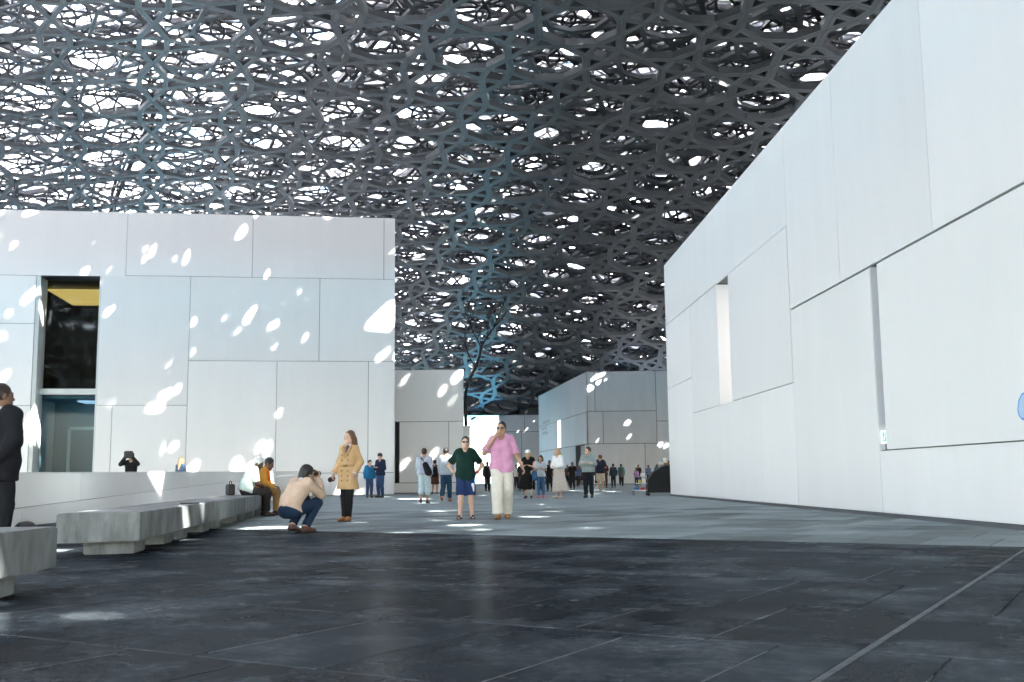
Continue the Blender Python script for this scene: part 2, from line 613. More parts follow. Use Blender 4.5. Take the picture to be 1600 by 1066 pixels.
wbox('door_frame', LF, 12.0, 16.0, -4.18, -4.1, 3.35, 3.5, M['reveal'], room, base=LB)
wbox('door_frame', LF, 15.9, 16.05, -4.18, -4.1, 0.5, 3.35, M['reveal'], room, base=LB)
wbox('door', LF, 12.0, 15.85, -4.17, -4.12, 0.5, 3.33, M['doorblue'], room, base=LB)
for k in range(14):
    wbox('blind_slat', LF, 12.9, 13.95, -4.1, -4.07, 1.1 + k * .12, 1.17 + k * .12, M['reveal'], room, base=LB)

# --- white hall further back, right of the left hall
BF = ((-2.6, 55.6), (-1.0, 0.0), (0.0, -1.0))
b2 = building('white_hall', 'low white box building standing behind the hall corner, beside the bare tree', BF,
              [(0, 12, 3.74, 6.5), (0, .79, .54, 3.74), (.79, 3.40, .54, 3.74), (3.62, 12, .54, 3.74), (0, 12, .02, .54)], 0.03, 0.04, M['panel'],
              [(0.02, 3.4, -.4, -.002, 0, 6.4), (3.62, 12, -.4, -.002, 0, 6.4), (3.4, 3.62, -.4, -.3, 0, 6.4)], None)
prism('added_light_block', [(-.06, .41), (-2.05, 39.9), (-12, 39.9), (-12, .41)], 0, 6.46, M['panel'], b2)  # added unseen masses, block light from the left on the hall beyond
prism('added_light_block', [(-2.2, 40), (-4.2, 83), (-30, 83), (-30, 40)], 0, 10.2, M['panel'], b2)
wbox('slot_window', BF, 3.43, 3.6, -.28, -.2, .56, 3.72, M['black'], b2, base=(BF[0][0], BF[0][1], 0))
wbox('slot_frame', BF, 3.385, 3.425, -.25, .045, .56, 3.72, M['plinth'], b2, base=(BF[0][0], BF[0][1], 0))

# --- long white wall on the right
ra, rb = np.array((6.06, 40.62)), np.array((6.83, 14.27))
rd = (rb - ra) / np.linalg.norm(rb - ra)
RF = (tuple(ra), tuple(rd), (rd[1], -rd[0]))
if RF[2][0] > 0:
    RF = (RF[0], RF[1], (-RF[2][0], -RF[2][1]))
ZR = 8.98
SE = 46.0
M['panel_r'] = M['panel']
rrects = [(0, 4.73, .06, 4.10), (0, 4.73, 4.10, 6.58), (0, 16.45, 6.58, ZR), (4.73, 8.9, 2.87, 6.58),
          (4.73, 13.5, .06, 2.87), (13.5, 16.45, .06, 2.87), (10.5, 16.45, 2.87, 6.58, 0.012),
          (16.45, 19.9, 4.58, ZR), (19.9, 24.26, 4.58, ZR), (24.26, 32, 4.58, ZR), (32, SE, 4.58, ZR),
          (16.45, 21.5, .06, 4.555), (21.92, 34, 1.18, 4.54, 0.03), (34, SE, 1.18, 4.54), (21.5, 34, .06, 1.18), (34, SE, .06, 1.18)]
right = building('gallery', 'huge white panelled gallery filling the right side, with two upright slots', RF, rrects, 0.018, 0.05, M['panel_r'],
                 [(0.02, 8.88, -.5, -.002, 0, 8.9), (8.88, 10.52, -.5, -.002, 0, 2.85), (8.88, 10.52, -.5, -.002, 6.6, 8.9),
                  (10.52, 21.48, -.5, -.002, 0, 8.9), (21.48, 21.94, -.5, -.002, 0, 1.16), (21.48, 21.94, -.5, -.002, 4.6, 8.9),
                  (21.94, SE, -.5, -.002, 0, 8.9)], (0.01, SE, -34, -.51, 8.6, ZR - .02))
RB = (RF[0][0], RF[0][1], 0)
wbox('end_wall', RF, -0.0, .3, -34, -.51, 0, 8.59, M['panel'], right, base=RB)
wbox('back_wall', RF, SE - .3, SE, -34, -.51, 0, 8.59, M['panel'], right, base=RB)
wbox('plinth', RF, 0, SE, -.001, .075, 0, .058, M['plinth'], right, base=RB)
# lit slot window
M['lit'] = emis('lit_window', (1.0, 0.89, 0.84), 0.044)
slot = empty('window')
slot.parent = right
wbox('light_panel', RF, 8.92, 10.48, -.62, -.56, 2.88, 6.57, M['lit'], slot, base=RB)
for k in range(2):
    wbox('jamb', RF, (8.88, 10.49)[k], (8.91, 10.52)[k], -.55, 0.04, 2.89, 6.56, M['panel'], slot, base=RB)
# narrow slot with the exit sign
slot2 = empty('niche')
slot2.parent = right
M['lilac'] = mat('niche_lining', (0.66, 0.665, 0.70), 0.5)
wbox('back', RF, 21.503, 21.918, -.2, -.16, 1.192, 4.568, M['lilac'], slot2, base=RB)
wbox('jamb', RF, 21.482, 21.502, -.3, .03, 1.19, 4.56, M['lilac'], slot2, base=RB)

# --- mid building with the sunlit spots, two faces
c3 = (7.25, 102.1)
e3 = (3.4, 132.3)
dl = np.subtract(e3, c3) / np.linalg.norm(np.subtract(e3, c3))
CF = (c3, (1.0, 0.0), (0.0, -1.0))
CL = (c3, tuple(dl), (-dl[1], dl[0]))
Z3 = 10.95
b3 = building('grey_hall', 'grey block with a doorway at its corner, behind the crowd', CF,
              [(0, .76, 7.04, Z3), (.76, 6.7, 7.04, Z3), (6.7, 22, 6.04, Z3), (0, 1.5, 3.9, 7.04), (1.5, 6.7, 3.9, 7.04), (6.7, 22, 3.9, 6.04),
               (0, 5.5, .02, 3.9), (5.5, 22, .02, 3.9)], 0.07, 0.06, M['panel_shade_grey'],
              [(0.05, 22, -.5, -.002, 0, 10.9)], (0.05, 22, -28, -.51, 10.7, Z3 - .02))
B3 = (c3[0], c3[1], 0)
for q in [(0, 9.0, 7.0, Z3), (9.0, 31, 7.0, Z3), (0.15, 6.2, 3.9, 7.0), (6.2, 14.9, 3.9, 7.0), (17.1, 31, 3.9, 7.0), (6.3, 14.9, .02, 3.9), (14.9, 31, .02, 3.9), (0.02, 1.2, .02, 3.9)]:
    wbox('panel', CL, q[0] + .035, q[1] - .035, 0.002, .06, q[2] + .035, q[3] - .035, M['panel_shade_grey'], b3, ch=.004, base=B3)
wbox('wall', CL, 6.3, 31, -.5, 0, 0, 10.9, M['joint'], b3, base=B3)
wbox('wall', CL, .4, 6.25, -.5, 0, 3.9, 10.9, M['joint'], b3, base=B3)
wbox('door_recess', CL, .4, 6.25, -1.6, -1.5, 0, 3.88, M['panel_shade_grey'], b3, base=B3)
wbox('door', CL, .5, 3.6, -1.49, -1.42, 0, 3.7, M['plinth'], b3, base=B3)
wbox('slot_light', CL, 14.95, 17.05, .005, .05, 4.0, 9.3, emis('slot_light', (0.86, 0.88, 1.0), 0.11), b3, base=B3)
M['letter'] = mat('grey_lettering', (0.36, 0.36, 0.37), 0.7)
for k, (z, L0, L1) in enumerate(((7.35, 22.5, 28.2), (6.65, 24.6, 28.6), (6.05, 23.8, 28.0))):
    s = L0
    line = empty('text_line', (0, 0, 0))
    line.parent = b3
    while s < L1:
        wd = random.uniform(.18, .4)
        wbox('letter', CL, s, s + wd, .0625, .07, z - random.uniform(.12, .2), z + random.uniform(.12, .22), M['letter'], line, base=B3)
        s += wd + random.uniform(.1, .22)

# --- far pale wall behind, and the block beside the bright opening
FF = ((13.0, 138.0), (-1.0, 0.0), (0.0, -1.0))
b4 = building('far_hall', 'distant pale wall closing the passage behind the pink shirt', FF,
              [(0, 11.5, 6.7, 8.9), (11.5, 14.9, 6.7, 8.9), (0, 8, .05, 6.7), (8, 11.9, .05, 6.7), (11.9, 14.9, .05, 6.7)], 0.08, 0.06, M['panel_shade_grey'],
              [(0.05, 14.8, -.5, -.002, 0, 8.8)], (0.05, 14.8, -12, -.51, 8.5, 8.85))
wbox('end_wall', FF, 14.5, 14.8, -12, -.51, 0, 8.49, M['panel_shade_grey'], b4, base=(13, 138, 0))
FF2 = ((-3.2, 82.0), (-1.0, 0.0), (0.0, -1.0))
kiosk = empty('pillar', (-2.72, 60.3, 0))
tag(kiosk, 'slim white pillar at the right corner of the low white building', 'pillar')
abox('shaft', -.28, .26, -.3, .3, 0.12, 3.62, M['panel'], kiosk, .01)
abox('base', -.33, .31, -.35, .35, 0.0, .119, M['panel'], kiosk, .01)
abox('cap', -.31, .29, -.33, .33, 3.621, 3.72, M['panel'], kiosk, .01)

# --- parapet of the ramp, left
p0, p1 = np.array((-8.55, 13.0)), np.array((-9.2, 49.3))
pd = (p1 - p0) / np.linalg.norm(p1 - p0)
PF = (tuple(p0), tuple(pd), (pd[1], -pd[0]))
par = empty('ramp_parapet', (p0[0], p0[1], 0))
tag(par, 'low white parapet wall running back behind the stone benches', 'wall')
PBs = (p0[0], p0[1], 0)
PL = float(np.linalg.norm(p1 - p0))


def par_panel(s0, s1, zb, zt, pr=0.0):
    g = .005
    o, d, n = PF
    P = lambda s, t, z: tuple(np.subtract(frame_pt(o, d, n, s, t, z), PBs))
    a, b = s0 + g, s1 - g
    v = [P(a, 0, zb(a) + g), P(b, 0, zb(b) + g), P(b, 0, zt(b) - g), P(a, 0, zt(a) - g),
         P(a, .05 + pr, zb(a) + g), P(b, .05 + pr, zb(b) + g), P(b, .05 + pr, zt(b) - g), P(a, .05 + pr, zt(a) - g)]
    fix_normals(mesh_obj('panel', v, BOXF, M['panel'], par))


top = lambda s: .90 + .0068 * s
mid = lambda s: min(.19 + .0265 * s, top(s) - .12)
low = lambda s: 0.01
wbox('wall', PF, 0, PL, -.35, -.002, 0, .86, M['joint'], par, base=PBs)
for a, b in ((0, 8.15), (8.15, 14.0), (14.0, 22), (22, 29), (29, PL)):
    par_panel(a, b, mid, top)
for a, b in ((0, 5.5), (5.5, 11.3), (11.3, 18.1), (18.1, 25), (25, PL)):
    par_panel(a, b, low, mid, .004)
v = [tuple(np.subtract(frame_pt(*PF, s, t, top(s) - z), PBs)) for s in (0, PL) for t, z in ((-.38, .012), (.058, .012), (.058, 0), (-.38, 0))]
v = [(x, y, z + .012) for x, y, z in v]
fix_normals(mesh_obj('coping', v, [(0, 1, 2, 3), (7, 6, 5, 4), (0, 4, 5, 1), (1, 5, 6, 2), (2, 6, 7, 3), (3, 7, 4, 0)], M['panel'], par))

# ------------------------------------------------------------------ dome
ZK = (Z_TOP - Z_RIM) / DOME_R ** 2


def dome_z(x, y):
    return Z_TOP - ZK * ((x - DOME_C[0]) ** 2 + (y - DOME_C[1]) ** 2)


def lattice(pitch, rot, off, wid):
    """octagons touching at their corners, squares and triangles between: outer and inset half edges for one cell"""
    r = pitch / 2
    c = r * math.sqrt(.5)
    polys = [[(r * math.cos(R(45 * k)), r * math.sin(R(45 * k))) for k in range(8)]]
    polys.append([(c, c), (2 * r - c, c), (2 * r - c, 2 * r - c), (c, 2 * r - c)])
    polys.append([(r, 0), (2 * r - c, c), (c, c)])
    polys.append([(2 * r, r), (2 * r - c, 2 * r - c), (2 * r - c, c)])
    polys.append([(r, 2 * r), (c, 2 * r - c), (2 * r - c, 2 * r - c)])
    polys.append([(0, r), (c, c), (c, 2 * r - c)])
    A, B, AI, BI = [], [], [], []
    for P in polys:
        P = np.array(P)
        k = len(P)
        ins = []
        for i in range(k):
            d0 = P[i] - P[i - 1]
            d1 = P[(i + 1) % k] - P[i]
            d0 /= np.linalg.norm(d0)
            d1 /= np.linalg.norm(d1)
            n0, n1 = np.array((-d0[1], d0[0])), np.array((-d1[1], d1[0]))
            bis = (n0 + n1) / np.linalg.norm(n0 + n1)
            ins.append(P[i] + bis * (wid / 2) / max(.2, bis @ n0))
        for i in range(k):
            A.append(P[i])
            B.append(P[(i + 1) % k])
            AI.append(ins[i])
            BI.append(ins[(i + 1) % k])
    A, B, AI, BI = map(np.array, (A, B, AI, BI))
    nmax = int(DOME_R * 1.5 / pitch) + 1
    ij = np.stack(np.meshgrid(np.arange(-nmax, nmax + 1), np.arange(-nmax, nmax + 1)), -1).reshape(-1, 2) * pitch + np.array(off)
    ij = ij[np.hypot(ij[:, 0], ij[:, 1]) < DOME_R]
    cr, sr = math.cos(rot), math.sin(rot)
    T = np.array([[cr, sr], [-sr, cr]])
    res = []
    for Q in (A, B, AI, BI):
        res.append(((ij[:, None, :] + Q[None]) @ T + np.array(DOME_C)).reshape(-1, 2))
    return res


def heft(x):
    """the lattice is lighter on the sea side (left) and heavier to the right"""
    t = np.clip((x + 34) / 52, 0, 1)
    return .70 + .58 * t * t * (3 - 2 * t)


def strips(res, prof, zoff, vary=1.0):
    """prof: list of (fraction towards the inset edge, height above the layer)"""
    A, B, AI, BI = res
    n = len(A)
    k = len(prof)
    V = np.zeros((n, k, 2, 3), np.float32)
    for j, (f, h) in enumerate(prof):
        for e, (o, i) in enumerate(((A, AI), (B, BI))):
            hf = heft(o[:, 0]) * vary if vary <= 1 else .78 + (heft(o[:, 0]) - .7) * 1.05
            p = o + (i - o) * f * hf[:, None]
            V[:, j, e, :2] = p
            V[:, j, e, 2] = dome_z(p[:, 0], p[:, 1]) + zoff + h * hf
    idx = np.arange(n * k * 2).reshape(n, k, 2)
    Q = np.stack([idx[:, :-1, 0], idx[:, 1:, 0], idx[:, 1:, 1], idx[:, :-1, 1]], -1)
    return V, Q


dome = empty('dome', (DOME_C[0], DOME_C[1], 0))
tag(dome, 'vast dome of layered dark metal star lattice over the whole plaza', 'dome')
dome_base = np.array((DOME_C[0], DOME_C[1], 0))
L0 = lattice(5.35, R(19), (1.2, 0.6), 0.44)
PROF0 = [(0, .025), (.09, 0), (1.0, 0), (1.0, .34), (0, .34)]
V0, Q0 = strips(L0, PROF0, 0.0)
mid2 = (L0[0] + L0[1]) / 2
mz = dome_z(mid2[:, 0], mid2[:, 1])
uu, vv, dd = project(np.c_[mid2, mz])
onscreen = (uu > 0) & (uu < 1600) & (vv > 0) & (vv < 640) & (mid2[:, 1] > 5)
onscreen &= ~((uu < 619) & (vv > 325)) & ~((uu > 1044) & (vv > 408 - (uu - 1044) * 1.17))
pairs = {}
for i, key in enumerate(map(tuple, np.round(mid2 * 20).astype(int))):
    pairs.setdefault(key, []).append(i)
cand = sorted((dd[p[0]], p) for p in pairs.values() if len(p) == 2 and onscreen[p[0]])
taken = np.zeros(len(mid2), bool)
kq = Q0.shape[1]
for dist, (i, j) in cand[:290]:
    taken[i] = taken[j] = True
    v = np.concatenate([V0[i].reshape(-1, 3), V0[j].reshape(-1, 3)])
    q = np.concatenate([Q0[i] - Q0[i].min(), Q0[j] - Q0[j].min() + V0[i].reshape(-1, 3).shape[0]])
    np_obj('lattice_bar', v - dome_base, q, M['lattice'], dome)
keep = ~taken
m0 = np_obj('inner_lattice', V0.reshape(-1, 3) - dome_base, Q0[keep].reshape(-1, 4), M['lattice'], dome)
m0['kind'] = 'stuff'
SIMPLE = lambda h: [(0, 0), (1, 0), (1, h), (0, h)]
for nm, pitch, rot, off, wid, dp, z, mm in (
        ('middle_lattice', 4.2, R(52), (0.4, 1.7), .25, .20, .8, M['lattice']),
        ('middle_lattice', 2.7, R(8), (1.1, 0.2), .135, .12, 1.7, M['lattice_shade']),
        ('middle_lattice', 3.1, R(33), (0.1, 1.2), .15, .13, 2.4, M['lattice_shade']),
        ('outer_lattice', 3.6, R(64), (1.9, 0.5), .20, .42, 6.6, M['silver']),
        ('outer_lattice', 4.3, R(27), (0.6, 1.1), .22, .55, 7.4, M['silver']),
        ('outer_lattice', 4.5, R(3), (1.5, 2.1), .24, .52, 8.2, M['silver']),
        ('outer_lattice', 4.8, R(41), (0.2, 0.3), .26, .60, 9.0, M['silver'])):
    Lr = lattice(pitch, rot, off, wid)
    Vr, Qr = strips(Lr, SIMPLE(dp)[:3] if z < 4 else SIMPLE(dp), z, 2.0 if z < 4 else 1.0)
    lo = np_obj(nm, Vr.reshape(-1, 3) - dome_base, Qr.reshape(-1, 4), mm, dome)
    lo['kind'] = 'stuff'
# structural frame between the inner and the outer shells
tv, tq = [], []


def beam(p, q, hw):
    p, q = np.array(p), np.array(q)
    d = q - p
    d = d / np.linalg.norm(d)
    a = np.cross(d, (0, 0, 1.0))
    a /= max(1e-6, np.linalg.norm(a))
    b = np.cross(d, a)
    k = len(tv)
    for c in (p, q):
        for x, y in ((-1, -1), (1, -1), (1, 1), (-1, 1)):
            tv.append(c + a * hw * x + b * hw * y - dome_base)
    for i in range(4):
        tq.append((k + i, k + (i + 1) % 4, k + 4 + (i + 1) % 4, k + 4 + i))


G = 13.0
for i in range(-10, 11):
    for j in range(-10, 11):
        x, y = DOME_C[0] + i * G + (j % 2) * G / 2, DOME_C[1] + j * G * .87
        if math.hypot(x - DOME_C[0], y - DOME_C[1]) > DOME_R - 6:
            continue
        zb = dome_z(x, y) + 3.4
        for dx, dy in ((G, 0), (G / 2, G * .87), (-G / 2, G * .87)):
            x2, y2 = x + dx, y + dy
            beam((x, y, zb), (x2, y2, dome_z(x2, y2) + 3.4), .17)
            beam((x + dx * .5, y + dy * .5, zb), (x, y, dome_z(x, y) + 6.3), .13)
fr_ = np_obj('space_frame', np.array(tv), np.array(tq), M['truss'], dome)
fr_['kind'] = 'stuff'
# rim ring
seg = 160
rv, rq = [], []
for k in range(seg):
    a = 2 * math.pi * k / seg
    for rr, zz in ((DOME_R - .4, Z_RIM - .5), (DOME_R + 1.2, Z_RIM - .6), (DOME_R + 1.2, Z_RIM + 9.2), (DOME_R + .6, Z_RIM + 9.3)):
        rv.append((rr * math.cos(a), rr * math.sin(a), zz))
for k in range(seg):
    b_, c_ = 4 * k, 4 * ((k + 1) % seg)
    for q in ((0, 1), (1, 2), (2, 3)):
        rq.append((b_ + q[0], c_ + q[0], c_ + q[1], b_ + q[1]))
np_obj('rim', np.array(rv), np.array(rq), M['lattice_shade'], dome)


# ------------------------------------------------------------------ figures: signed-distance bodies meshed with surface nets
def nets(fn, lo, hi, vox):
    lo, hi = np.array(lo, float), np.array(hi, float)
    n = np.maximum(4, np.ceil((hi - lo) / vox).astype(int) + 1)
    ax = [lo[i] + vox * np.arange(n[i]) for i in range(3)]
    P = np.stack(np.meshgrid(*ax, indexing='ij'), -1).astype(np.float32)
    f = fn(P)
    ins = f < 0
    acc = np.zeros(tuple(n - 1) + (3,), np.float32)
    cnt = np.zeros(tuple(n - 1), np.float32)
    cor = [(i, j, k) for i in (0, 1) for j in (0, 1) for k in (0, 1)]
    sl = lambda c: tuple(slice(c[i], n[i] - 1 + c[i]) for i in range(3))
    for a in cor:
        for d in range(3):
            if a[d] == 0:
                b = tuple(1 if i == d else a[i] for i in range(3))
                fa, fb = f[sl(a)], f[sl(b)]
                m = (fa < 0) != (fb < 0)
                t = np.where(m, fa / np.where(np.abs(fa - fb) < 1e-9, 1e-9, fa - fb), 0)
                for i in range(3):
                    acc[..., i] += np.where(m, a[i] + (t if i == d else 0), 0)
                cnt += m
    act = cnt > 0
    idx = -np.ones(act.shape, np.int64)
    idx[act] = np.arange(act.sum())
    cells_ = np.argwhere(act)
    V = lo + (cells_ + acc[act] / cnt[act][:, None]) * vox
    Q = []
    for d in range(3):
        o1, o2 = (d + 1) % 3, (d + 2) % 3
        A = [slice(0, None)] * 3
        B = [slice(0, None)] * 3
        A[d] = slice(0, n[d] - 1)
        B[d] = slice(1, n[d])
        sa, sb = ins[tuple(A)], ins[tuple(B)]
        e = np.argwhere(sa != sb)
        e = e[(e[:, o1] > 0) & (e[:, o2] > 0) & (e[:, o1] < n[o1] - 1) & (e[:, o2] < n[o2] - 1)]
        if not len(e):
            continue
        flip = sa[tuple(e.T)]
        q = []
        for x, y in ((-1, -1), (0, -1), (0, 0), (-1, 0)):
            c = e.copy()
            c[:, o1] += x
            c[:, o2] += y
            q.append(idx[tuple(c.T)])
        q = np.stack(q, -1)
        q[~flip] = q[~flip][:, ::-1]
        Q.append(q)
    Q = np.concatenate(Q) if Q else np.zeros((0, 4), int)
    return V, Q[(Q >= 0).all(1)]


def dcap(P, a, b, ra, rb, flat=False):
    a, b = np.asarray(a, np.float32), np.asarray(b, np.float32)
    d = b - a
    L2 = max(1e-9, float(d @ d))
    q = P - a
    t0 = (q @ d) / L2
    t = np.clip(t0, 0, 1)
    r = np.linalg.norm(q - t[..., None] * d, axis=-1) - (ra + (rb - ra) * t)
    if flat:
        r = np.maximum(r, (t0 - 1) * math.sqrt(L2))
    return r


def dell(P, c, rad, rot=None):
    q = P - np.asarray(c, np.float32)
    if rot is not None:
        q = q @ rot.astype(np.float32)
    rad = np.asarray(rad, np.float32)
    k0 = np.linalg.norm(q / rad, axis=-1)
    k1 = np.linalg.norm(q / rad ** 2, axis=-1)
    return k0 * (k0 - 1) / np.maximum(k1, 1e-6)


def smin(a, b, k):
    h = np.clip(.5 + .5 * (b - a) / k, 0, 1)
    return b * (1 - h) + a * h - k * h * (1 - h)


def field(P, prims, k, infl=0.0):
    r = None
    for p in prims:
        if p[0] == 'e':
            d = dell(P, *p[1:])
        else:
            d = dcap(P, *p[1:5], flat=(p[0] == 'f'))
        r = d if r is None else smin(r, d, k)
    return r - infl


def bounds(prims, m=.05):
    lo, hi = np.full(3, 1e9), np.full(3, -1e9)
    for p in prims:
        if p[0] == 'e':
            r = max(p[2])
            lo, hi = np.minimum(lo, np.array(p[1]) - r), np.maximum(hi, np.array(p[1]) + r)
        else:
            for c, r in ((p[1], p[3]), (p[2], p[4])):
                lo, hi = np.minimum(lo, np.array(c) - r), np.maximum(hi, np.array(c) + r)
    return lo - m, hi + m


def folds(P, amp, f=22.0):
    x, y, z = P[..., 0], P[..., 1], P[..., 2]
    return amp * (np.sin(f * (z + .35 * x) + 2.1 * np.sin(9 * x + 4 * y)) * .6 + np.sin(f * .6 * (x - .5 * z) + 3 * np.sin(7 * z)) * .5)


def lerp(a, b, t):
    return np.asarray(a, float) * (1 - t) + np.asarray(b, float) * t


SKIN = {}


def skin(tone):
    if tone not in SKIN:
        c = {'fair': (.62, .40, .30), 'tan': (.45, .27, .18), 'brown': (.20, .105, .065), 'dark': (.085, .045, .03)}[tone]
        SKIN[tone] = mat('skin_' + tone, c, .5, var=.06, scale=8)
    return SKIN[tone]


CM = {}


def cloth(col, rough=.85):
    k = tuple(col) + (rough,)
    if k not in CM:
        CM[k] = mat('cloth', col, rough, var=.10, scale=14, bump=.12, bscale=240, spec=.25)
    return CM[k]


HAIRC = {'black': (.012, .010, .010), 'brown': (.06, .03, .016), 'chestnut': (.12, .055, .025), 'blonde': (.50, .33, .14), 'white': (.62, .62, .62), 'grey': (.22, .21, .2)}
J0 = dict(pel=(0, 0, .96), wai=(0, 0, 1.09), che=(0, .0, 1.29), nec=(0, -.01, 1.45), hed=(0, .025, 1.615),
          hipL=(-.09, 0, .92), hipR=(.09, 0, .92), kneL=(-.10, .02, .50), kneR=(.10, .02, .50), ankL=(-.10, -.03, .085), ankR=(.10, -.03, .085),
          shoL=(-.175, -.01, 1.41), shoR=(.175, -.01, 1.41), elbL=(-.235, -.03, 1.13), elbR=(.235, -.03, 1.13), wriL=(-.25, .05, .89), wriR=(.25, .05, .89),
          footL=(-.2, 1, 0), footR=(.2, 1, 0))


class Figure:
    def __init__(self, label, loc, yaw, H=1.72, pose=None, tone='fair', bulk=1.0, look=0.0, nod=0.0, fine=True, group=None, tilt=0.0, female=False):
        """yaw: compass turn of the way the person faces (0 = away from the camera); look: head turn; nod: head down"""
        self.s = H / 1.75
        self.J = {k: np.array(v, float) for k, v in J0.items()}
        for k, v in (pose or {}).items():
            self.J[k] = np.array(v, float)
        self.b, self.fine, self.tone, self.female = bulk, fine, tone, female
        self.vox = .016 if fine else .034
        self.root = empty('person', (loc[0], loc[1], loc[2] if len(loc) > 2 else 0.0), -R(yaw))
        self.root.rotation_euler[1] = R(tilt)
        tag(self.root, label, 'person', group)
        cy_, sy = math.cos(R(look)), math.sin(R(look))
        cn, sn = math.cos(R(nod)), math.sin(R(nod))
        Rz = np.array([[cy_, sy, 0], [-sy, cy_, 0], [0, 0, 1]])
        Rx = np.array([[1, 0, 0], [0, cn, sn], [0, -sn, cn]])
        self.HR = Rz @ Rx                                       # columns: right, forward, up of the head
        hed = self.J['hed']
        self.hp = lambda x, y, z: hed + self.HR @ np.array((x, y, z))
        self.lat = self.J['shoR'] - self.J['shoL']
        self.lat = self.lat / np.linalg.norm(self.lat)
        self.latp = self.J['hipR'] - self.J['hipL']
        self.latp = self.latp / np.linalg.norm(self.latp)

    def emit(self, name, V, Q, m, parent=None):
        return np_obj(name, np.asarray(V) * self.s, Q, m, parent or self.root, smooth=True)

    def sdf(self, name, prims, m, k=.03, infl=0.0, vox=None, cut=None, fold=0.0, parent=None, ret=False, sub=None):
        """cut: list of (point, normal) half spaces to keep the side the normal points away from"""
        def fn(P):
            d = field(P, prims, k, infl)
            if fold:
                d = d + folds(P, fold)
            for c in cut or []:
                d = np.maximum(d, (P - np.asarray(c[0], np.float32)) @ np.asarray(c[1], np.float32))
            if sub:
                d = np.maximum(d, -field(P, sub, .01))
            return d
        lo, hi = bounds(prims, .05 + infl)
        V, Q = nets(fn, lo, hi, vox or self.vox)
        if name in ('hair', 'glasses', 'eye', 'lips', 'cap'):
            V = self.J['hed'] + (V - self.J['hed']) * 1.1
        return (V, Q) if ret else self.emit(name, V, Q, m, parent)

    # --- primitive groups
    def torso(self, w=1.0, low=True):
        J, b = self.J, self.b
        o = .062 * w
        r0, r1, r2 = .105 * b, .098 * b * (.92 if self.female else 1), .112 * b * (.93 if self.female else 1)
        p = []
        for sgn in (-1, 1):
            lp, lc = self.latp * o * sgn, self.lat * o * sgn
            p.append(('c', J['pel'] + lp, J['wai'] + lerp(lp, lc, .5), r0, r1))
            p.append(('c', J['wai'] + lerp(lp, lc, .5), J['che'] + lc, r1, r2))
            sh = J['shoL' if sgn < 0 else 'shoR']
            p.append(('c', J['che'] + lc * 1.1, lerp(sh, J['nec'], .35), r2 * .9, .065 * b))
        if low:
            p.append(('c', J['hipL'], J['hipR'], .10 * b, .10 * b))
        return p

    def arm(self, S, ra=.05, re=.041, rw=.03, t=2.0):
        J, b = self.J, self.b
        a, e, w_ = J['sho' + S], J['elb' + S], J['wri' + S]
        if t <= 1:
            return [('f', a, lerp(a, e, t), ra * b, lerp(ra, re, t) * b)]
        return [('c', a, e, ra * b, re * b), ('f', e, lerp(e, w_, t - 1), re * b, rw * b)]

    def leg(self, S, rh=.085, rk=.058, ra=.040, t=2.0):
        J, b = self.J, self.b
        h, kn, an = J['hip' + S], J['kne' + S], J['ank' + S]
        if t <= 1:
            return [('f', h, lerp(h, kn, t), rh * b, lerp(rh, rk, t) * b)]
        c = lerp(kn, an, .33)
        return [('c', h, kn, rh * b, rk * b), ('f', kn, lerp(kn, an, t - 1), rk * b, ra * b)] if t < 2 else \
            [('c', h, kn, rh * b, rk * b), ('c', kn, c, rk * b, rk * .98 * b), ('c', c, an, rk * .98 * b, ra * b)]

    # --- skin
    def body(self):
        J = self.J
        pr = self.torso() + self.leg('L') + self.leg('R') + self.arm('L') + self.arm('R')
        pr += [('c', lerp(J['nec'], J['che'], .3), self.hp(0, -.015, -.06), .058, .052)]
        if not self.fine:
            pr += [('e', self.hp(0, 0, 0), (.084, .104, .127), self.HR), ('c', self.hp(0, .05, -.07), self.hp(0, .03, -.04), .05, .05)]
            for S in 'LR':
                d = J['wri' + S] - J['elb' + S]
                d = d / np.linalg.norm(d)
                pr.append(('c', J['wri' + S], J['wri' + S] + d * .13, .028, .02))
                f = J['foot' + S] / np.linalg.norm(J['foot' + S])
                pr.append(('c', J['ank' + S] + (0, 0, -.045), J['ank' + S] + f * .15 + (0, 0, -.055), .035, .028))
            self.skin_o = self.sdf('body', pr, skin(self.tone))
            return self
        for S in 'LR':
            f = J['foot' + S] / np.linalg.norm(J['foot' + S])
            pr.append(('c', J['ank' + S] + (0, 0, -.04), J['ank' + S] + f * .14 + (0, 0, -.055), .036, .028))
        V, Q = self.sdf('', pr, None, ret=True)
        H, hp = self.HR, self.hp
        head = [('e', hp(0, -.012, .02), (.076, .094, .098), H), ('e', hp(0, .022, -.045), (.058, .066, .078), H), ('c', hp(0, .062, -.098), hp(0, .05, -.085), .026, .03),
                ('c', hp(-.05, .02, -.06), hp(0, .058, -.09), .024, .024), ('c', hp(.05, .02, -.06), hp(0, .058, -.09), .024, .024),
                ('c', lerp(J['nec'], J['che'], .1), hp(0, -.02, -.06), .056, .052)]
        head2 = [('c', hp(0, .088, .005), hp(0, .106, -.030), .008, .0135), ('c', hp(-.014, .092, -.034), hp(.014, .092, -.034), .009, .009),
                 ('c', hp(-.035, .078, .026), hp(.035, .078, .026), .011, .011),
                 ('c', hp(-.018, .084, -.060), hp(.018, .084, -.060), .0085, .0085), ('c', hp(-.016, .082, -.071), hp(.016, .082, -.071), .008, .008)]
        ears = [('e', hp(sx * .077, -.012, -.008), (.011, .020, .032), H) for sx in (-1, 1)]

        def fn(P):
            d = smin(field(P, head, .03), field(P, head2, .008), .012)
            for sx in (-1, 1):
                d = np.maximum(d, -(np.linalg.norm(P - hp(sx * .031, .097, .006).astype(np.float32), axis=-1) - .014))
            return np.minimum(d, field(P, ears, .004))
        lo, hi = bounds(head, .04)
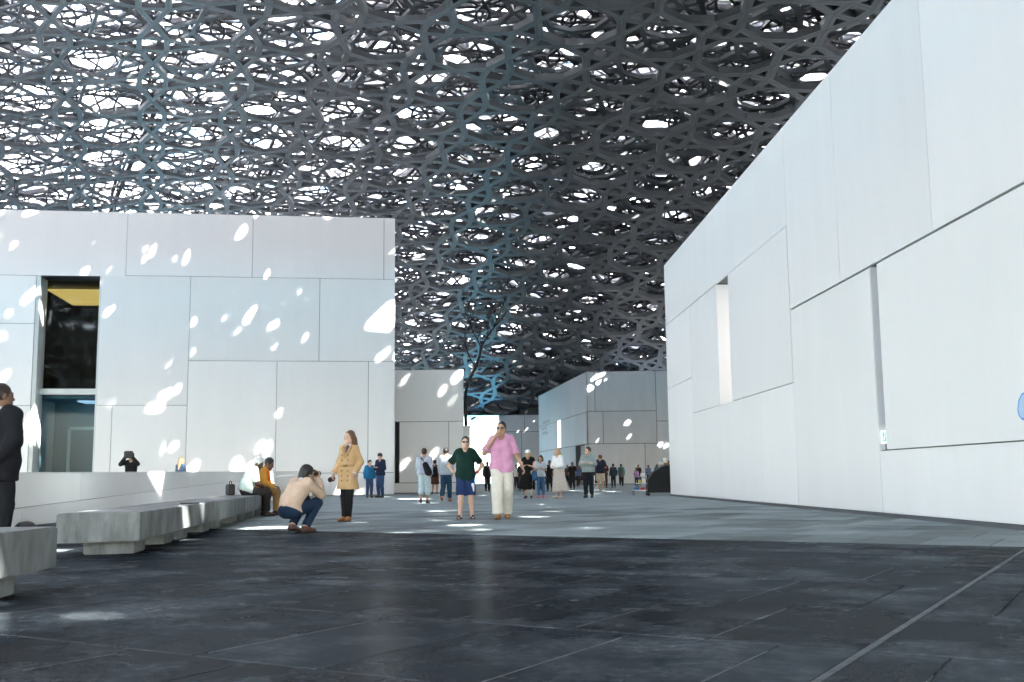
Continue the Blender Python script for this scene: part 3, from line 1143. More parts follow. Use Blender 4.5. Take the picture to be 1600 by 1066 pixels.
        V2, Q2 = nets(fn, lo, hi, .0078)
        V2 = J['hed'] + (V2 - J['hed']) * 1.1
        Vs, Qs = [V, V2], [Q, Q2 + len(V)]
        for S in 'LR':
            Vh, Qh = self.hand(S)
            Qs.append(Qh + sum(map(len, Vs)))
            Vs.append(Vh)
        self.skin_o = self.emit('body', np.concatenate(Vs), np.concatenate(Qs), skin(self.tone))
        eye = mat_once('eye_dark', (.015, .012, .01), .15)
        for sx in (-1, 1):
            self.sdf('eye', [('e', hp(sx * .031, .082, .006), (.0135, .009, .006), H)], eye, vox=.0035)
        lip = mat_once('lips_' + self.tone, tuple(c * k for c, k in zip(skin(self.tone).node_tree.nodes['Principled BSDF'].inputs['Base Color'].default_value[:3], (.85, .5, .5))), .4)
        self.sdf('lips', [('c', hp(-.016, .089, -.0655), hp(.016, .089, -.0655), .005, .005)], lip, vox=.0035)
        return self

    def hand(self, S):
        """palm, four fingers of unequal length with a knuckle bend, thumb from the side of the palm"""
        J = self.J
        w_ = J['wri' + S]
        d = J.get('hand' + S)
        d = (w_ - J['elb' + S]) if d is None else d
        d = d / np.linalg.norm(d)
        fwd = J.get('thumb' + S)
        fwd = np.array((0, 1.0, 0)) if fwd is None else fwd         # the side the thumb lies on
        fwd = fwd - d * (fwd @ d)
        fwd = fwd / np.linalg.norm(fwd)
        inn = np.cross(d, fwd)
        mid_ = J['pel'] if 'palm' + S not in J else J['palm' + S]
        if inn @ (mid_ - w_) < 0:
            inn = -inn                                               # palm faces the body
        pr = []
        for q in (-.027, -.009, .009, .027):
            pr.append(('c', w_ + fwd * q * .6 + d * .01, w_ + fwd * q + d * .085, .016, .0125))
        fing = []
        for q, L in ((-.030, .056), (-.010, .070), (.0105, .076), (.0305, .068)):
            k0 = w_ + fwd * q + d * .085
            k1 = k0 + (d * .82 + inn * .5 + fwd * q * 1.5) * L * .5
            k2 = k1 + (d * .35 + inn * .9) * L * .55
            fing.append([('c', k0, k1, .0088, .0082), ('c', k1, k2, .0082, .0068)])
        t0 = w_ + fwd * .022 + d * .022
        t1 = t0 + (fwd * .75 + d * .7 + inn * .25) * .036
        t2 = t1 + (d * .95 + inn * .4 + fwd * .1) * .034
        fing.append([('c', t0, t1, .0125, .0098), ('c', t1, t2, .0098, .0078)])

        def fn(P):
            r = field(P, pr, .012)
            for fg in fing:
                r = smin(r, field(P, fg, .004), .0025)
            return r
        lo, hi = bounds(pr + sum(fing, []), .02)
        return nets(fn, lo, hi, .0058)

    # --- clothes
    def top(self, col, sleeve=2.0, hem=.84, infl=.018, fold=.006, name='shirt', loose=1.0, rough=.85, cuts=None):
        J = self.J
        pr = self.torso(1.0)
        for S in 'LR':
            pr += self.arm(S, .054, .047 if sleeve > 1 else .056, .036, sleeve)
        if loose > 1:
            pr += [('c', J['pel'] - self.latp * .06, J['wai'] - self.lat * .06, .115 * loose * self.b, .112 * loose * self.b), ('c', J['pel'] + self.latp * .06, J['wai'] + self.lat * .06, .115 * loose * self.b, .112 * loose * self.b)]
        up = J['che'] - J['pel']
        up = up / np.linalg.norm(up)
        if hem < .96:
            dn = J['pel'] + up * (hem - 1.02)
            pr += [('c', J['pel'] - self.latp * .062, dn - self.latp * .066, .108 * self.b * loose, .112 * self.b * loose), ('c', J['pel'] + self.latp * .062, dn + self.latp * .066, .108 * self.b * loose, .112 * self.b * loose)]
        cut = [(J['pel'] + up * (hem - .96), -up)] + (cuts or [])
        hp = self.hp
        o = self.sdf(name, pr, cloth(col, rough), k=.035, infl=infl, cut=cut if cuts is not None or True else None, fold=fold, sub=None)
        self.shirt = o
        return o

    def collar(self, col, r=.062, h=.05, name='collar', parent=None):
        J = self.J
        a, b = lerp(J['nec'], J['che'], .25), lerp(J['nec'], J['hed'], .28)
        return self.sdf(name, [('f', a, b, r + .012, r)], cloth(col), infl=.004, sub=[('c', a, b + (b - a), r - .004, r - .006)], vox=.01 if self.fine else .02, parent=parent)

    def trousers(self, col, t=1.93, rh=.098, rk=.077, ra=.062, fold=.008, name='trousers', waist=1.06):
        J = self.J
        pr = self.leg('L', rh, rk, ra, t) + self.leg('R', rh, rk, ra, t) + [('c', J['hipL'], J['hipR'], .108 * self.b, .108 * self.b),
             ('c', J['pel'] - self.latp * .05, lerp(J['pel'], J['wai'], .8) - self.latp * .05, .112 * self.b, .104 * self.b), ('c', J['pel'] + self.latp * .05, lerp(J['pel'], J['wai'], .8) + self.latp * .05, .112 * self.b, .104 * self.b)]
        up = J['che'] - J['pel']
        up = up / np.linalg.norm(up)
        return self.sdf(name, pr, cloth(col), k=.02, infl=.004, fold=fold)

    def skirt(self, col, z1=.45, r0=.13, r1=.24, fold=.010, name='skirt', top_z=1.06, shift=(0, 0)):
        a, b = np.array((0, 0, top_z)), np.array((shift[0], shift[1], z1))
        x = self.latp
        pr = [('f', a - x * .05, b - x * .07, r0 * self.b * .85, r1 * .9), ('f', a + x * .05, b + x * .07, r0 * self.b * .85, r1 * .9)]

        def fn(P):
            d = field(P, pr, .04)
            an = np.arctan2(P[..., 1], P[..., 0])
            f = np.clip((top_z - P[..., 2]) / (top_z - z1), 0, 1)
            d = d + fold * f * np.sin(an * 11 + 2 * np.sin(3 * an)) * 1.2
            d = np.maximum(d, P[..., 2] - top_z)
            return d
        lo, hi = bounds(pr, .08)
        V, Q = nets(fn, lo, hi, self.vox)
        return self.emit(name, V, Q, cloth(col))

    def shoes(self, col, boot=0.0, heel=0.0, rough=.5, sole=(.02, .018, .016)):
        J = self.J
        m = mat_once('leather_%.3f_%.3f_%.3f' % tuple(col), col, rough)
        for S in 'LR':
            an = J['ank' + S]
            f = J['foot' + S] / np.linalg.norm(J['foot' + S])
            g = an + np.array((0, 0, -.085))
            pr = [('c', g - f * .035 + (0, 0, .045), g + f * .07 + (0, 0, .045), .046, .044), ('c', g + f * .07 + (0, 0, .04), g + f * .165 + (0, 0, .032), .044, .034), ('c', g + (0, 0, .04), an + (0, 0, .0 + boot), .046, .050 if boot else .046)]
            n = np.array((0, 0, -1.0))
            if f[2] != 0:
                n = np.cross(np.cross(f, (0, 0, 1.0)), f)
                n = -n / np.linalg.norm(n)
            cut = [(g + (0, 0, .004), n)]
            if not boot:
                cut.append((an + (0, 0, .02), (0, 0, 1.0)))
            sh = self.sdf('shoe', pr, m, k=.03, cut=cut, vox=.011 if self.fine else .026)
            if self.fine:
                self.sdf('sole', pr, mat_once('shoe_sole', sole, .7), k=.03, infl=.003, cut=[(g + (0, 0, .001), n), (g + (0, 0, .016), -n)], vox=.008, parent=sh)

    def hair(self, col='black', style='short'):
        H, hp = self.HR, self.hp
        c = HAIRC[col] if isinstance(col, str) else col
        m = mat_once('hair_%.3f_%.3f_%.3f' % tuple(c), c, .5)
        pr = [('e', hp(0, -.016, .024), (.086, .104, .106), H)]
        F, U = H[:, 1], H[:, 2]
        cut = [(hp(0, .052, .045), (F * .9 - U * .44)), (hp(0, -.02, -.045), (F * .55 - U * .83))]
        if style == 'buzz':
            pr = [('e', hp(0, -.014, .024), (.080, .098, .102), H)]
        k = .03
        if style in ('long', 'bob'):
            L = .30 if style == 'long' else .13
            x = H[:, 0]
            base_ = hp(0, -.06, -.02)
            dn = np.array((0, -.03, -1.0))
            pr += [('c', base_ + x * sx * .05, base_ + x * sx * .09 + dn * L * q, .058, .042) for sx, q in ((-1, 1), (1, 1), (-.3, 1.08), (.4, 1.05))]
            pr += [('c', hp(sx * .075, .0, .02), hp(sx * .100, .035, -.02) + dn * L * .85, .026, .034) for sx in (-1, 1)]
            cut = [(hp(0, .050, .05), (F * .93 - U * .36))]
        if style == 'mop':
            pr = [('e', hp(0, -.022, .020), (.094, .112, .112), H), ('c', hp(-.04, -.07, -.05), hp(.04, -.07, -.05), .045, .045)]
            cut = [(hp(0, .050, .045), (F * .9 - U * .44)), (hp(0, .0, -.05), (F * .8 - U * .6))]
        if style == 'bun':
            pr += [('e', hp(0, -.10, .07), (.045, .045, .045))]
        if style == 'tail':
            pr += [('c', hp(0, -.10, .03), hp(0, -.14, -.16), .035, .018)]
        self.sdf('hair', pr, m, k=k, cut=cut, vox=.010 if self.fine else .024, fold=.007 if style in ('long', 'bob', 'mop') else .003)

    def glasses(self, col=(.01, .01, .012)):
        hp, H = self.hp, self.HR
        m = mat_once('dark_lens', col, .1)
        g = self.sdf('glasses', [('e', hp(sx * .034, .098, .006), (.029, .008, .021), H) for sx in (-1, 1)] + [('c', hp(-.01, .104, .010), hp(.01, .104, .010), .004, .004)]
                     + [('c', hp(sx * .063, .09, .012), hp(sx * .083, -.01, .008), .004, .004) for sx in (-1, 1)], m, k=.003, vox=.0045)
        return g

    def bag(self, col, a, b, r=.1, r2=.1, depth=.6, name='backpack'):
        return self.sdf(name, [('c', np.array(a, float), np.array(b, float), r, r2)], cloth(col), vox=self.vox, fold=.006)


MO = {}


def mat_once(name, col, rough=.5):
    if name not in MO:
        MO[name] = mat(name, col, rough)
    return MO[name]


# ------------------------------------------------------------------ stone benches
def bench(name, label, A, B, Cc, D, cuts, peds):
    """slab top built of blocks end to end: A near right, B near left, Cc far right, D far left"""
    A, B, Cc, D = map(np.array, (A, B, Cc, D))
    e = empty(name, (A[0], A[1], 0))
    tag(e, label, 'bench', 'stone benches')
    for i in range(len(cuts) - 1):
        t0, t1 = cuts[i], cuts[i + 1]
        g = .004 / np.linalg.norm(Cc - A)
        a0 = lerp(A, Cc, t0 + g) if i else A
        b0 = lerp(B, D, t0 + g) if i else B
        a1, b1 = lerp(A, Cc, t1 - g), lerp(B, D, t1 - g)
        prism('seat_block', [tuple(np.array(q) - A) for q in (a0, a1, b1, b0)], .152 + random.uniform(-.002, .002), .45 + random.uniform(-.003, .003), M['granite'], e, ch=.012)
    for t in peds:
        L = .55 / np.linalg.norm(Cc - A)
        a0, a1, b0, b1 = lerp(A, Cc, t), lerp(A, Cc, t + L), lerp(B, D, t), lerp(B, D, t + L)
        q = [lerp(a0, b0, .17), lerp(a1, b1, .17), lerp(a1, b1, .8), lerp(a0, b0, .8)]
        prism('pedestal', [tuple(x - A) for x in q], 0.0, .149, M['granite'], e, ch=.01)
    return e


bench('stone_bench', 'long grey granite bench of end to end blocks, running back towards the seated men', (-3.92, 11.15), (-4.66, 10.82), (-5.45, 23.0), (-6.22, 22.85),
      (0, .21, .47, .74, 1), (.035, .17, .26, .42, .52, .69, .79, .94))
bench('stone_bench', 'grey granite bench cut off by the left edge, nearest to the camera', (-3.12, 3.6), (-3.98, 3.6), (-3.36, 7.85), (-4.2, 7.85), (0, .34, 1), (.1, .45, .78))
bench('stone_bench', 'small stone bench at the foot of the parapet under the person with crossed legs', (-7.9, 40.3), (-8.5, 40.3), (-8.0, 41.5), (-8.6, 41.5), (0, 1), (.08, .5))

# things lying on and beside the benches
phone = abox('tablet', -.13, .13, -.09, .09, 0, .012, M['black'], None, .004)
phone.location, phone.rotation_euler[2] = (-4.55, 14.9, .4545), R(20)
tag(phone, 'dark flat tablet lying on the long stone bench', 'tablet')
hb = empty('handbag', (-6.02, 22.52, .455))
tag(hb, 'black upright handbag beside the white-haired man on the bench', 'bag')
hb.rotation_euler[2] = R(30)
abox('bag_body', -.07, .07, -.15, .15, 0, .24, M['black'], hb, .03)
tube('handle', [(0, -.09, .23), (0, -.07, .28), (0, 0, .30), (0, .07, .28), (0, .09, .23)], .011, M['black'], hb)
bk = empty('rucksack', (-5.02, 10.95, 0))
tag(bk, 'round black bag on the floor behind the gap between the stone benches', 'bag')
V, Q = nets(lambda P: np.minimum(dell(P, (0, 0, .19), (.15, .12, .19)) + folds(P, .008), dcap(P, (-.1, .1, .08), (.1, .1, .08), .07, .07)), (-.25, -.25, -.02), (.25, .25, .45), .02)
np_obj('bag_body', V, Q, M['black'], bk, True)
tube('strap', [(-.12, -.1, .1), (-.1, -.13, .25), (-.03, -.08, .36)], .012, M['black'], bk)

# ------------------------------------------------------------------ people, nearest first
# guard in the black suit, seen from behind
f = Figure('guard in a black suit seen from behind at the left edge', (-5.62, 11.5), 12, 1.86, dict(elbL=(-.25, -.10, 1.13), elbR=(.25, -.09, 1.13), wriL=(-.07, -.19, .92), wriR=(.05, -.2, .90),
           handL=(.6, -.1, -.6), handR=(-.6, -.1, -.6), thumbL=(0, -.2, -1), thumbR=(0, -.2, -1)), 'brown', 1.12, look=28)
f.body()
f.top((.009, .010, .014), 1.97, .74, .028, .005, 'jacket', 1.08)
f.trousers((.009, .010, .014))
f.collar((.75, .76, .8))
f.shoes((.012, .011, .01))
f.hair((.02, .014, .012), 'buzz')
f.sdf('radio', [('c', (-.03, -.25, .93), (.12, -.25, .86), .028, .028)], M['black'], vox=.009)

# crouching photographer
f = Figure('crouching photographer in a beige sweater and navy trousers, camera at the eye', (-3.16, 15.6), 36, 1.66,
           dict(pel=(0, -.20, .35), wai=(0, -.165, .47), che=(0, -.02, .66), nec=(0, .08, .79), hed=(0, .175, .905), hipL=(-.095, -.17, .33), hipR=(.095, -.17, .33),
                kneL=(-.15, .26, .50), kneR=(.15, .24, .45), ankL=(-.12, -.02, .11), ankR=(.13, .02, .085), shoL=(-.18, .03, .755), shoR=(.18, .03, .755),
                elbL=(-.21, .27, .60), elbR=(.20, .28, .58), wriL=(-.07, .33, .83), wriR=(.07, .34, .82), handL=(.3, .2, .9), handR=(-.3, .2, .9), thumbL=(1, 0, 0), thumbR=(-1, 0, 0),
                palmL=(0, .33, .92), palmR=(0, .33, .92), footL=(-.12, 1, -.10), footR=(.2, 1, 0)), 'tan', 1.06, nod=8, look=14)
f.body()
f.trousers((.012, .028, .062), 1.93, .098, .078, .060, .004)
f.top((.56, .42, .32), 1.97, .96, .020, .005, 'sweater')
f.sdf('undershirt', [('c', (-.06, -.245, .40), (.06, -.245, .40), .085, .085)], cloth((.78, .77, .84)), cut=[((0, -.2, .42), (0, -.5, .87)), ((0, -.2, .355), (0, .5, -.87))], fold=.004)
f.sdf('belt', [('c', (-.07, -.215, .365), (.07, -.215, .365), .10, .10)], mat_once('brown_leather', (.11, .035, .018), .5), cut=[((0, -.2, .372), (0, -.55, .83)), ((0, -.2, .338), (0, .55, -.83))], vox=.009)
f.collar((.78, .78, .82))
f.shoes((.075, .03, .022), 0, 0, .4)
f.hair('black', 'mop')
f.sdf('camera', [('c', (-.055, .315, .905), (.055, .315, .905), .036, .036), ('f', (0, .32, .905), (0, .43, .905), .036, .04), ('c', (-.02, .31, .95), (.02, .31, .95), .018, .018)], M['black'], k=.008, vox=.008)

# woman in the trench coat
f = Figure('woman in a belted tan trench coat with long brown hair and a dark clutch', (-3.05, 19.5), 200, 1.665,
           dict(shoL=(-.16, -.01, 1.40), shoR=(.125, -.01, 1.41), elbR=(.205, -.04, 1.14), wriR=(.27, .05, .93), elbL=(-.235, -.06, 1.13), wriL=(-.20, .10, .92), che=(-.02, 0, 1.29), nec=(-.03, -.01, 1.45), hed=(-.035, .02, 1.61),
                ankL=(-.035, .02, .085), ankR=(.075, -.02, .085), kneL=(-.06, .03, .5), kneR=(.075, .02, .5)), 'fair', .93, look=22, nod=-2, female=True)
f.body()
TR = (.52, .34, .175)
J = f.J
pr = f.torso() + [('f', J['wai'] + np.array((sx * .05, 0, .0)), np.array((sx * .085, .0, .60)), .098, .128) for sx in (-1, 1)]
for S in 'LR':
    pr += f.arm(S, .054, .050, .046, 1.93)
coat = f.sdf('trench_coat', pr, cloth(TR), k=.03, infl=.014, fold=.006, cut=[((0, 0, .615), (0, 0, -1.0))])
f.sdf('belt', [('c', J['wai'] + np.array((sx * .05, 0, -.02)), J['wai'] + np.array((sx * .05, 0, -.021)), .125, .125) for sx in (-1, 1)], cloth((.40, .25, .12)), k=.03, cut=[((0, 0, 1.088), (0, 0, 1.0)), ((0, 0, 1.045), (0, 0, -1.0))], vox=.01, parent=coat)
f.sdf('buckle', [('c', (-.03, .125, 1.066), (.03, .125, 1.066), .022, .022)], cloth((.25, .15, .07)), vox=.008, parent=coat)
for z in (1.27, 1.17, .97, .87, .78):
    for sx in (-.07, .06):
        f.sdf('button', [('e', (sx, .135 + (.008 if z < 1 else 0), z), (.014, .010, .014))], M['black'], vox=.006, parent=coat)
f.sdf('lapel', [('c', (-.02, .12, 1.26), (-.10, .085, 1.42), .022, .03)], cloth((.47, .30, .15)), vox=.01, parent=coat)
f.sdf('lapel', [('c', (.02, .12, 1.26), (.07, .085, 1.42), .022, .03)], cloth((.47, .30, .15)), vox=.01, parent=coat)
f.sdf('blouse', [('c', (-.02, .105, 1.33), (-.03, .075, 1.43), .022, .035)], cloth((.10, .08, .10)), vox=.01)
f.collar((.72, .74, .82))
for S in 'LR':
    d = J['wri' + S] - J['elb' + S]
    f.sdf('cuff', [('f', J['wri' + S] - d * .10, J['wri' + S] + d * .02, .044, .047)], cloth((.8, .82, .9)), vox=.009)
f.trousers((.010, .010, .012), 1.995, .088, .071, .056, .002, 'leggings')
f.shoes((.33, .14, .045), .055, 0, .6)
f.hair('chestnut', 'long')
f.sdf('clutch_bag', [('c', (.31, .02, .82), (.30, .16, .80), .05, .05)], cloth((.03, .018, .02), .4), vox=.012, cut=[((.335, 0, 0), (1.0, 0, 0)), ((.285, 0, 0), (-1.0, 0, 0))])

# green T-shirt
f = Figure('person in a dark green T-shirt and navy shorts with hands on hips', (-.91, 20.1), 180, 1.56,
           dict(shoL=(-.16, -.01, 1.40), shoR=(.16, -.01, 1.40), elbL=(-.36, -.10, 1.13), elbR=(.36, -.10, 1.13), wriL=(-.235, -.02, .96), wriR=(.235, -.02, .96), handL=(.75, -.25, -.5), handR=(-.75, -.25, -.5), thumbL=(0, 1, .2), thumbR=(0, 1, .2),
                kneR=(.10, .06, .5), ankR=(.115, .06, .085), kneL=(-.11, .04, .5), ankL=(-.13, -.08, .085)), 'fair', 1.02, look=-4)
f.body()
f.top((.006, .030, .024), .72, .80, .020, .008, 'T_shirt', 1.02)
sh = f.trousers((.016, .035, .115), 1.0, .112, .10, .07, .005, 'shorts')
f.sdf('white_print', [('c', (-.155, .112, .60), (-.155, .112, .72), .035, .035)], cloth((.75, .75, .8)), vox=.01, cut=[((0, .128, 0), (0, 1.0, 0))])
f.hair('black', 'buzz')
f.glasses((.05, .055, .06))
for S in 'LR':
    an = f.J['ank' + S]
    ft = f.J['foot' + S] / np.linalg.norm(f.J['foot' + S])
    g = an - np.array((0, 0, .085))
    sdl = f.sdf('sandal', [('c', g - ft * .04 + (0, 0, .014), g + ft * .17 + (0, 0, .014), .045, .04)], M['black'], vox=.008, cut=[(g + (0, 0, .018), (0, 0, 1.0)), (g + (0, 0, .002), (0, 0, -1.0))])
    for q, zz in ((.02, .075), (.085, .055), (.14, .04)):
        f.sdf('strap', [('c', g + ft * q + (-.04, 0, .02), g + ft * q + (0, 0, zz + .018), .011, .012), ('c', g + ft * q + (0, 0, zz + .018), g + ft * q + (.04, 0, .02), .012, .011)], M['black'], vox=.007, parent=sdl)
f.sdf('wristwatch', [('f', lerp(f.J['wriL'], f.J['elbL'], .12), lerp(f.J['wriL'], f.J['elbL'], .24), .038, .04)], mat_once('red_strap', (.55, .02, .03), .5), vox=.008)

# pink T-shirt
f = Figure('tall person in a pink T-shirt and cream trousers with a hand at the mouth', (-.22, 19.9), 180, 1.83,
           dict(shoL=(-.165, -.01, 1.41), shoR=(.165, -.01, 1.41), elbR=(.31, .06, 1.17), wriR=(.115, .155, 1.455), handR=(-.45, -.15, .8), thumbR=(-.6, .5, 0), palmR=(0, .1, 1.55), elbL=(-.27, -.04, 1.13), wriL=(-.37, .06, .92),
                kneR=(.085, .16, .51), ankR=(.07, .16, .085), kneL=(-.10, .02, .5), ankL=(-.085, -.20, .11), footL=(-.15, 1, -.3), hed=(0, .035, 1.61)), 'tan', 1.02, look=12)
f.body()
f.top((.66, .32, .50), .80, .82, .020, .009, 'T_shirt', 1.04)
f.trousers((.74, .70, .62), 1.97, .112, .098, .092, .008)
f.shoes((.28, .12, .025))
f.hair('black', 'buzz')
f.glasses()

# seated men at the end of the bench
SIT = dict(pel=(0, -.02, .56), wai=(0, .0, .69), che=(0, .09, .88), nec=(0, .17, 1.03), hed=(0, .25, 1.16), hipL=(-.1, .02, .54), hipR=(.1, .02, .54), kneL=(-.12, .43, .52), kneR=(.12, .43, .52),
           ankL=(-.11, .40, .085), ankR=(.12, .42, .085), shoL=(-.18, .12, 1.0), shoR=(.18, .12, 1.0), elbL=(-.22, .18, .73), elbR=(.22, .18, .73), wriL=(-.08, .36, .64), wriR=(.08, .36, .64),
           handL=(.4, .9, 0), handR=(-.4, .9, 0))
f = Figure('white-haired man in a pale mint shirt sitting on the bench end', (-5.72, 22.72), 68, 1.70, SIT, 'dark', 1.12, nod=32, look=25)
f.body()
f.top((.56, .70, .64), .85, .94, .024, .006, 'shirt', 1.08)
f.collar((.56, .70, .64))
f.trousers((.025, .022, .022))
f.shoes((.035, .018, .014))
f.hair('white', 'short')
f = Figure('dark-haired person in an orange scarf sitting beyond the mint shirt', (-5.66, 23.42), 80, 1.70, SIT, 'brown', 1.0, nod=25, look=10)
f.body()
f.top((.62, .30, .05), 1.9, .94, .024, .006, 'shirt')
f.trousers((.30, .17, .06))
f.sdf('scarf', [('c', (-.12, .16, .98), (.12, .18, .98), .09, .08), ('c', (-.05, .20, .96), (.10, .26, .76), .06, .05)], cloth((.85, .16, .015)), fold=.008)
f.shoes((.03, .016, .014))
f.hair('black', 'short')
seat2 = prism('seat_stone', [(-6.3, 23.05), (-5.6, 23.12), (-5.62, 23.75), (-6.3, 23.7)], 0.0, .45, M['granite'], None, .012)
tag(seat2, 'granite block at the far end of the long bench under the orange scarf', 'bench', 'stone benches')

f = Figure('seated person in a grey top and navy skirt with crossed bare legs', (-8.05, 40.9), 112, 1.68,
           dict(SIT, kneL=(-.06, .43, .56), ankL=(.16, .60, .24), kneR=(.06, .42, .50), ankR=(.04, .42, .085), footL=(.3, 1, -.3), elbR=(.24, .26, .82), wriR=(.16, .46, .86)), 'fair', 1.0, nod=18, fine=False, female=True)
f.body()
f.top((.33, .35, .40), 1.6, .94, .022, .004)
f.trousers((.03, .04, .09), .95, .11, .10, .08, .003, 'skirt')
f.shoes((.30, .16, .08))
f.hair('brown', 'bob')


# people further off
def stride(k=.5, sw=.5):
    """walking pose: right foot forward by k"""
    return dict(kneR=(.09, .17 * k + .04, .51), ankR=(.09, .34 * k - .03, .085), kneL=(-.09, .02, .50), ankL=(-.09, -.36 * k - .03, .085 + .10 * k), footL=(-.1, 1, -.55 * k),
                elbL=(-.23, .02 + .1 * sw, 1.13), wriL=(-.23, .10 + .25 * sw, .92), elbR=(.23, -.05 - .12 * sw, 1.13), wriR=(.23, -.02 - .1 * sw, .89))


CROSS = dict(elbL=(-.25, .06, 1.15), elbR=(.25, .06, 1.15), wriL=(.08, .19, 1.20), wriR=(-.08, .21, 1.17), handL=(1, 0, .1), handR=(-1, 0, .1), thumbL=(0, 0, 1), thumbR=(0, 0, 1))
PHONE = dict(elbL=(-.23, .02, 1.13), elbR=(.23, .02, 1.13), wriL=(-.08, .26, 1.18), wriR=(.08, .26, 1.18), handL=(.3, .6, .6), handR=(-.3, .6, .6))
UPARMS = dict(elbL=(-.28, .20, 1.36), elbR=(.28, .20, 1.36), wriL=(-.11, .26, 1.60), wriR=(.11, .26, 1.60))


def figure(label, loc, yaw, H, top, bottom, hair=('black', 'short'), tone='tan', pose=None, sleeve=1.95, bulk=1.0, shoes=(.02, .02, .022), look=0, nod=0, female=False, group=None, hem=.86, loose=1.0, fine=False):
    f = Figure(label, loc, yaw, H, pose, tone, bulk, look, nod, fine, group, female=female)
    f.body()
    if top:
        f.top(top, sleeve, hem, .022, .006, 'shirt', loose)
    kind, col = bottom[0], bottom[1]
    if kind == 'trousers':
        f.trousers(col)
    elif kind == 'capri':
        f.trousers(col, 1.6, .105, .085, .08)
    elif kind == 'shorts':
        f.trousers(col, .98, .112, .10, .08, name='shorts')
    elif kind == 'skirt':
        f.skirt(col, *bottom[2:])
    if shoes:
        f.shoes(shoes)
    if hair:
        f.hair(*hair)
    return f


f = figure('person with bowed head in a navy sweater and blue jeans by the hall corner', (-5.45, 43.3), 215, 1.82, (.012, .018, .045), ('trousers', (.035, .07, .16)), nod=38, look=5, tone='fair', pose=PHONE)
f = figure('person in a bright blue shirt half hidden by the navy sweater', (-5.95, 43.75), 150, 1.55, (.02, .16, .34), ('trousers', (.05, .09, .18)), tone='fair', nod=20)
f = figure('walker in a light grey hoodie and pale jeans with a black shoulder bag', (-2.75, 32.6), 4, 1.70, (.42, .46, .55), ('capri', (.55, .68, .72)), ('brown', 'bun'), 'tan', stride(.35), bulk=1.05, shoes=(.05, .03, .025), female=True, hem=.9)
f.bag((.012, .013, .018), (.06, -.17, 1.22), (.16, -.19, .98), .09, .125, name='shoulder_bag')
f.sdf('bag_strap', [('c', (.06, -.15, 1.26), (-.10, -.11, 1.44), .022, .022)], cloth((.012, .013, .018)))
f = figure('walker in a grey sweater and dark blue jeans with an orange sole lifted', (-2.23, 34.9), 8, 1.77, (.36, .40, .46), ('trousers', (.02, .055, .11)), ('black', 'short'), 'tan', stride(.55), bulk=1.05, shoes=(.30, .10, .05))
f = figure('walker in a black top and patterned brown shorts behind the two grey sweaters', (-3.75, 50.5), 10, 1.64, (.012, .011, .016), ('shorts', (.10, .045, .03)), ('black', 'bun'), 'tan', stride(.4), female=True, sleeve=.7)
f = figure('walker in dark blue clothes beside the pale jeans', (-4.15, 50.0), 5, 1.60, (.03, .05, .10), ('trousers', (.015, .02, .04)), ('black', 'short'), 'tan', stride(.5))
f = figure('dark-clad walker with a black backpack in the bright passage', (-1.45, 59.0), 0, 1.66, (.03, .03, .04), ('trousers', (.015, .016, .02)), ('black', 'tail'), 'brown', stride(.35), female=True)
f.bag((.02, .02, .025), (0, -.16, 1.28), (0, -.17, 1.05), .12, .13)
f = figure('woman in a white cap and a long black dress, windblown at the hem', (.54, 38.7), 190, 1.76, (.008, .008, .010), ('skirt', (.008, .008, .010), .36, .13, .27, .02, 'dress', 1.12, (.10, -.08)), ('blonde', 'bob'), 'fair', dict(PHONE), .25, shoes=(.02, .015, .012), female=True, nod=8, hem=1.05)
f.sdf('cap', [('e', f.hp(0, -.01, .06), (.098, .116, .075), f.HR), ('e', f.hp(0, .10, .045), (.085, .075, .014), f.HR)], cloth((.82, .83, .84)), k=.012, cut=[(f.hp(0, 0, .035), -f.HR[:, 2])], vox=.018)
f.sdf('denim_bag', [('c', (-.24, .06, .92), (-.26, .08, .74), .09, .12)], cloth((.035, .10, .20)), fold=.012)
f = figure('girl with sunglasses on her head, pale print shirt and blue jeans, holding a phone', (1.02, 39.6), 188, 1.58, (.48, .53, .60), ('trousers', (.06, .15, .30)), ('brown', 'long'), 'tan', PHONE, .6, .92, (.75, .12, .16), female=True, nod=25)
f = figure('blonde woman in a white blouse and a long flowing beige skirt', (1.60, 38.1), 225, 1.80, (.76, .78, .80), ('skirt', (.56, .49, .44), .26, .13, .26, .03, 'skirt', 1.08, (-.04, -.10)), ('blonde', 'bob'), 'fair', dict(PHONE, wriL=(-.1, .2, 1.08), wriR=(.1, .2, 1.08)), 1.95, .97, (.62, .52, .42), -12, -8, True, hem=1.02)
f = figure('man in a grey-green hooded sweatshirt with folded arms and black trousers', (2.74, 38.7), 196, 1.85, (.30, .37, .37), ('trousers', (.016, .018, .026)), ('brown', 'short'), 'fair', CROSS, 1.95, 1.08, (.012, .012, .014), 40, fine=True, hem=.88)
f.sdf('hood', [('c', (-.07, -.04, 1.46), (.07, -.04, 1.46), .06, .06), ('c', (-.06, .06, 1.42), (.06, .06, 1.42), .035, .035)], cloth((.27, .335, .335)), fold=.005)
for sx in (-1, 1):
    f.sdf('drawstring', [('c', (sx * .035, .125, 1.40), (sx * .04, .145, 1.27), .007, .007)], M['black'], vox=.008)
f = figure('man in a navy polo shirt and beige shorts seen from behind', (4.35, 53.0), 20, 1.86, (.012, .016, .032), ('shorts', (.50, .43, .33)), ('brown', 'buzz'), 'tan', dict(stride(.3), **CROSS), .8, 1.15, (.75, .76, .78), -60)
f = figure('woman in a dark red top beside the navy polo', (6.1, 70.5), 30, 1.74, (.06, .022, .02), ('trousers', (.05, .028, .024)), ('black', 'bun'), 'brown', PHONE, .8, female=True)
